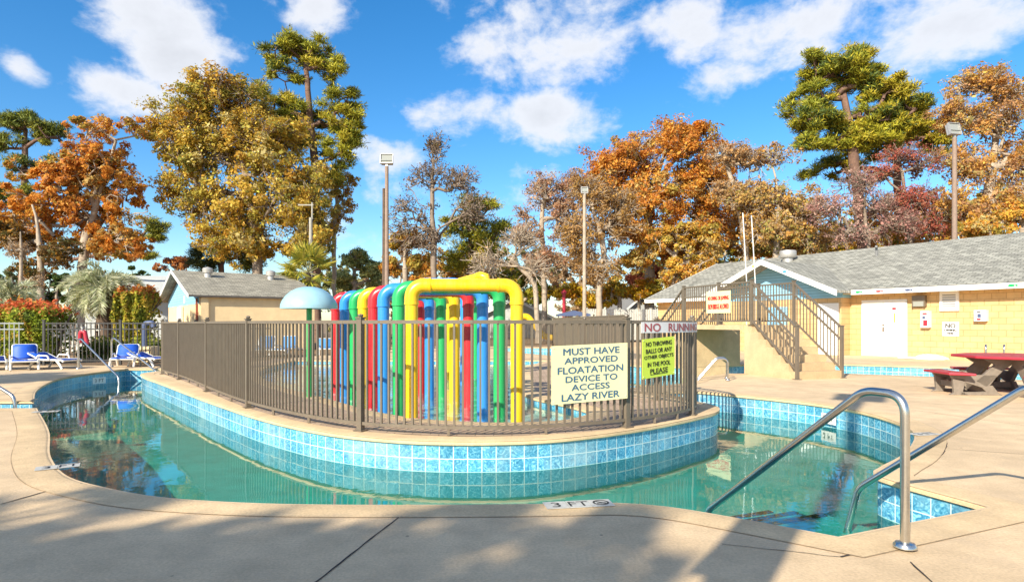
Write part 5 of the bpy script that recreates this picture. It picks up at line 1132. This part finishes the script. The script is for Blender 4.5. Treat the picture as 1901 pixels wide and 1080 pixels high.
tree('pine_tree', 'short olive pine right of the nearly bare tree', 44, 872, [(872, 490), (874, 430), (876, 390)], [(880, 390, 35, 18), (870, 420, 55, 22), (890, 450, 52, 22), (860, 480, 50, 22), (915, 430, 25, 20)], PINE, 7500, .28, tr=.2, bark='pinebark', nclump=52, pine=True, twigs=3, flat=.55, seed=12, clr=.75)
tree('rusty_tree', 'rust red half bare tree at the left end of the big orange crown', 43, 1010, [(1010, 500), (1005, 430), (1010, 360)], [(1010, 360, 38, 45), (985, 420, 32, 55), (1040, 400, 45, 50), (1060, 350, 40, 35), (1010, 480, 45, 40)], [(.48, .26, .16, 3), (.54, .32, .17, 2), (.38, .23, .13, 1)], 5200, .15, tr=.20, bark='palebark', nclump=110, twigs=4, seed=13, clr=.8)
tree('bare_tree', 'low leaning bare tree with tangled pale limbs behind the arches', 38, 1000, [(995, 530), (970, 500), (950, 485)], [(930, 485, 55, 30), (965, 450, 40, 35), (900, 500, 40, 18), (985, 500, 30, 30)], BROWN, 350, .13, tr=.16, bark='palebark', nclump=46, twigs=5, seed=14, clr=.9)
tree('golden_tree', 'yellow green undergrowth tree behind the grey gabled house', 46, 965, [(965, 545), (960, 520)], [(960, 520, 45, 32), (1000, 545, 40, 25), (930, 530, 30, 35)], [(.14, .20, .03, 2), (.36, .35, .04, 2), (.56, .36, .03, 2)], 6000, .19, tr=.18, nclump=50, twigs=3, seed=15)
tree('orange_tree', 'great orange tree with the broadest crown right of the slim light pole', 44, 1206, [(1206, 500), (1200, 420), (1215, 340), (1240, 270)], [(1250, 280, 85, 48), (1170, 310, 75, 45), (1290, 330, 70, 60), (1130, 345, 60, 40), (1220, 370, 90, 55), (1310, 400, 60, 60), (1190, 420, 60, 45), (1260, 450, 70, 50)], ORANGE, 33000, .20, tr=.36, bark='palebark', nclump=210, twigs=4, seed=16, clr=1.15)
tree('golden_tree', 'golden tree filling in under the great orange crown', 41, 1250, [(1250, 500), (1255, 450)], [(1250, 450, 75, 45), (1190, 480, 45, 40), (1310, 450, 60, 45), (1280, 500, 70, 40)], GOLDO, 9500, .19, tr=.22, nclump=90, twigs=4, bark='palebark', seed=17)
tree('brown_tree', 'pale limbed brown tree behind the slim light pole', 39, 1112, [(1112, 530), (1122, 470), (1105, 400), (1090, 340)], [(1095, 370, 45, 45), (1130, 420, 45, 45), (1080, 440, 40, 45), (1150, 380, 35, 40), (1110, 490, 50, 35)], [(.42, .25, .10, 3), (.52, .31, .08, 2), (.34, .22, .09, 1)], 6000, .15, tr=.20, bark='palebark', nclump=110, twigs=4, seed=18, clr=.85)
tree('yellow_tree', 'bright yellow low tree above the white fence', 43, 1150, [(1150, 560), (1150, 540)], [(1145, 545, 45, 28), (1100, 555, 40, 25), (1200, 540, 35, 35), (1060, 545, 35, 28)], [(.62, .43, .03, 3), (.64, .31, .03, 2), (.34, .30, .05, 1)], 8500, .18, tr=.16, nclump=60, twigs=3, seed=19)
tree('rusty_tree', 'reddish low tree left of the bath house roof', 50, 1190, [(1185, 540), (1188, 520)], [(1185, 520, 25, 30), (1215, 505, 20, 25)], [(.60, .21, .10, 2), (.50, .16, .09, 1)], 2600, .19, tr=.14, nclump=28, twigs=3, seed=20)
tree('white_limbed_tree', 'open tree with white limbs and a thin tan crown right of the orange one', 40, 1385, [(1385, 460), (1375, 400), (1360, 340), (1350, 300)], [(1350, 295, 45, 18), (1390, 305, 42, 20), (1420, 360, 45, 20), (1370, 350, 45, 25)], [(.46, .31, .16, 3), (.52, .31, .12, 2), (.54, .25, .08, 1)], 3600, .15, tr=.20, bark='palebark', nclump=80, twigs=4, seed=21, clr=.75, flat=.5)
tree('orange_tree', 'low spreading orange brown tree over the blue gable', 39, 1440, [(1440, 450), (1445, 390), (1440, 330)], [(1445, 300, 45, 20), (1410, 380, 55, 35), (1480, 390, 55, 40), (1440, 430, 70, 30), (1500, 440, 60, 30)], [(.62, .35, .09, 3), (.54, .36, .11, 2), (.46, .30, .14, 2), (.36, .33, .09, 1)], 8000, .17, tr=.20, bark='palebark', nclump=120, twigs=4, seed=22, clr=.85)
tree('pine_tree', 'tall broad green pine over the bath house roof', 40, 1600, [(1600, 440), (1590, 330), (1575, 230), (1565, 160)], [(1560, 140, 65, 24), (1600, 165, 55, 20), (1520, 180, 50, 20), (1640, 180, 55, 22), (1540, 215, 60, 20), (1490, 235, 40, 18), (1600, 215, 60, 20), (1680, 200, 45, 22), (1650, 230, 65, 22), (1510, 265, 40, 16), (1590, 255, 55, 18)], PINE, 26000, .33, tr=.34, bark='pinebark', nclump=120, pine=True, twigs=2, flat=.5, seed=23, clr=.85)
tree('pine_tree', 'pine with a reddish trunk behind the red tinged tree', 45, 1668, [(1668, 440), (1666, 330), (1660, 240)], [(1660, 220, 50, 20), (1700, 250, 45, 22), (1630, 270, 40, 18), (1550, 310, 50, 18), (1740, 260, 30, 16)], PINE, 8500, .32, tr=.27, bark='pinebark', nclump=46, pine=True, twigs=2, flat=.5, seed=24, clr=.85)
tree('mauve_tree', 'dusty pink half bare tree above the bath house roof', 36, 1610, [(1612, 440), (1605, 390), (1590, 340)], [(1590, 350, 60, 30), (1550, 390, 55, 35), (1630, 390, 55, 35), (1580, 430, 75, 25), (1660, 420, 50, 25)], MAUVE, 3000, .12, tr=.16, bark='greybark', nclump=75, twigs=4, seed=25, clr=.75)
tree('red_tree', 'dark red leaved tree left of the twin flood lamp pole', 37, 1690, [(1690, 440), (1680, 370), (1675, 320)], [(1670, 300, 45, 28), (1710, 310, 45, 30), (1640, 330, 30, 22), (1700, 370, 55, 35), (1725, 410, 40, 30)], REDB, 3600, .13, tr=.15, bark='greybark', nclump=80, twigs=4, seed=26, clr=.75)
tree('orange_tree', 'large orange brown tree with tangled white limbs at the right edge', 37, 1845, [(1845, 430), (1835, 360), (1850, 260), (1850, 180)], [(1830, 165, 65, 38), (1890, 190, 55, 50), (1790, 220, 55, 40), (1850, 240, 70, 40), (1810, 300, 60, 35), (1890, 300, 55, 40), (1790, 380, 60, 45), (1860, 370, 70, 45), (1950, 280, 60, 90)], [(.60, .32, .09, 3), (.68, .40, .08, 2), (.48, .27, .13, 2), (.50, .42, .16, 1)], 17000, .165, tr=.30, bark='palebark', nclump=210, twigs=4, seed=27, clr=.95)
tree('golden_tree', 'golden low tree under the large tree at the right edge', 34, 1900, [(1900, 430), (1895, 390)], [(1890, 400, 55, 30), (1820, 420, 60, 25), (1950, 400, 50, 40)], GOLDO, 7000, .16, tr=.18, nclump=70, twigs=3, seed=28)
tree('yellow_tree', 'yellow green low growth behind the bath house ridge', 43, 1500, [(1500, 470), (1500, 440)], [(1480, 450, 60, 28), (1560, 450, 60, 25), (1420, 460, 50, 25), (1640, 440, 60, 25), (1720, 425, 60, 28)], YELG, 6000, .17, tr=.16, nclump=80, twigs=3, seed=29)
tree('bare_tree', 'thin dark bare tree at the left edge behind the palm', 34, 40, [(40, 500), (38, 430)], [(35, 470, 35, 35), (60, 520, 30, 20)], BROWN, 400, .12, tr=.10, nclump=26, twigs=4, seed=30)
# a darker row of woods farther off closes the view between the trunks
rng = np.random.RandomState(5)
for i in range(15):
    px = 640 + i * 88 + rng.uniform(-15, 15); top = rng.uniform(440, 500); d = rng.uniform(58, 70)
    tree('distant_tree', 'distant tree in the row of woods behind the near trees', d, px, [(px, 560), (px + 4, (top + 560) / 2)], [(px, top + 30, 52, 36), (px - 30, top + 65, 46, 42), (px + 30, top + 60, 46, 42), (px, top + 95, 55, 30)], [OLIVE, BROWN, GOLDO, YELG][i % 4], 4200, .30, tr=.22, nclump=48, twigs=3, seed=40 + i, group='distant woods')
for i in range(11):
    px = 1270 + i * 64 + rng.uniform(-14, 14); top = 385 + 25 * math.sin(i * 1.9) + rng.uniform(-12, 12) - max(0, (px - 1500)) * .05; d = rng.uniform(50, 60)
    tree('distant_tree', 'distant tree in the belt of woods behind the bath house', d, px, [(px, 520), (px + 4, (top + 520) / 2)], [(px, top + 30, 44, 34), (px - 28, top + 62, 44, 42), (px + 28, top + 58, 44, 42), (px, top + 95, 55, 36)], [GOLDO, YELG, ORANGE, BROWN][i % 4], 3600, .26, tr=.2, nclump=54, twigs=3, seed=80 + i, group='woods behind the bath house')
for i in range(-6, 5):
    px = -40 + i * (72 if i >= 0 else 130); d = rng.uniform(55, 62)
    tree('distant_tree', 'distant tree in the row of woods at the far left', d, px, [(px, 560), (px + 3, 530)], [(px, 530, 55, 34), (px - 25, 555, 45, 30)], [GREEN, OLIVE][i % 2], 3600, .30, tr=.22, nclump=26, twigs=2, seed=66 + i, group='distant woods at the left')
# trees behind the photographer whose crowns shade the near deck
def shade_tree(label, gx, gy, h, r, n, seed, nm='shade_tree', pal=GOLD, blobs=None):
    rng = np.random.RandomState(seed); k = h / math.tan(R(SUN_EL)); c = np.array([gx - SUN_DIR[0] * k, gy - SUN_DIR[1] * k, h]); root = thing(nm, label, 'tree', (c[0], c[1], 0), group='trees behind the photographer')
    cl = np.array([c + np.array(r) * (lambda v: v / np.linalg.norm(v))(rng.normal(size=3)) * rng.rand() ** .4 for _ in range(50)]); p0 = np.array([c[0], c[1], 0.]); segs = [(p0, p0 + [0, 0, h * .7], .3, .2)]; tp = p0 + np.array([0, 0, h * .7])
    for q in cl: m1 = (tp + q) / 2 + rng.normal(0, .2, 3); segs += [(tp - [0, 0, rng.uniform(0, h * .3)], m1, .08, .05), (m1, q, .05, .02)]
    frustums(segs, MT['bark'], 'trunk', root, 6); idx = rng.randint(0, 50, n); v = rng.normal(size=(n, 3)); v /= np.linalg.norm(v, axis=1, keepdims=True); C = cl[idx] + v * .5 * rng.rand(n, 1) ** .4
    quads('crown', C, rng.normal(size=(n, 3)) + [0, 0, .4], .14 * rng.uniform(.6, 1.3, n), palette(rng, n, pal, idx), MT['leaf'], root, asp=.6, rng=rng)
shade_tree('golden tree behind the photographer shading the near deck', -1.9, 2.35, 7.0, (2.4, .7, .35), 5200, 1)
def shade_palm(label, gx, gy, h, Rr, seed, nf):
    k = h / math.tan(R(SUN_EL)); fan_palm(label, (gx - SUN_DIR[0] * k, gy - SUN_DIR[1] * k, h), Rr, seed, nf, group='fan palms behind the photographer')
shade_palm('fan palm behind the photographer over the left of the near deck', -3.3, 3.7, 5.6, .95, 71, 16)
shade_palm('fan palm behind the photographer over the middle of the near deck', -.75, 3.3, 5.2, .9, 72, 15)
shade_palm('fan palm behind the photographer at the right end of the shade', .3, 3.15, 5.4, .75, 73, 14)
shade_palm('fan palm behind the photographer reaching the lower right corner', 2.9, 2.45, 5.8, .6, 74, 7)
shade_tree('tree beyond the left edge striping the far left deck with shade', -11.8, 13.2, 7.0, (1.6, 1.2, .8), 3600, 4)
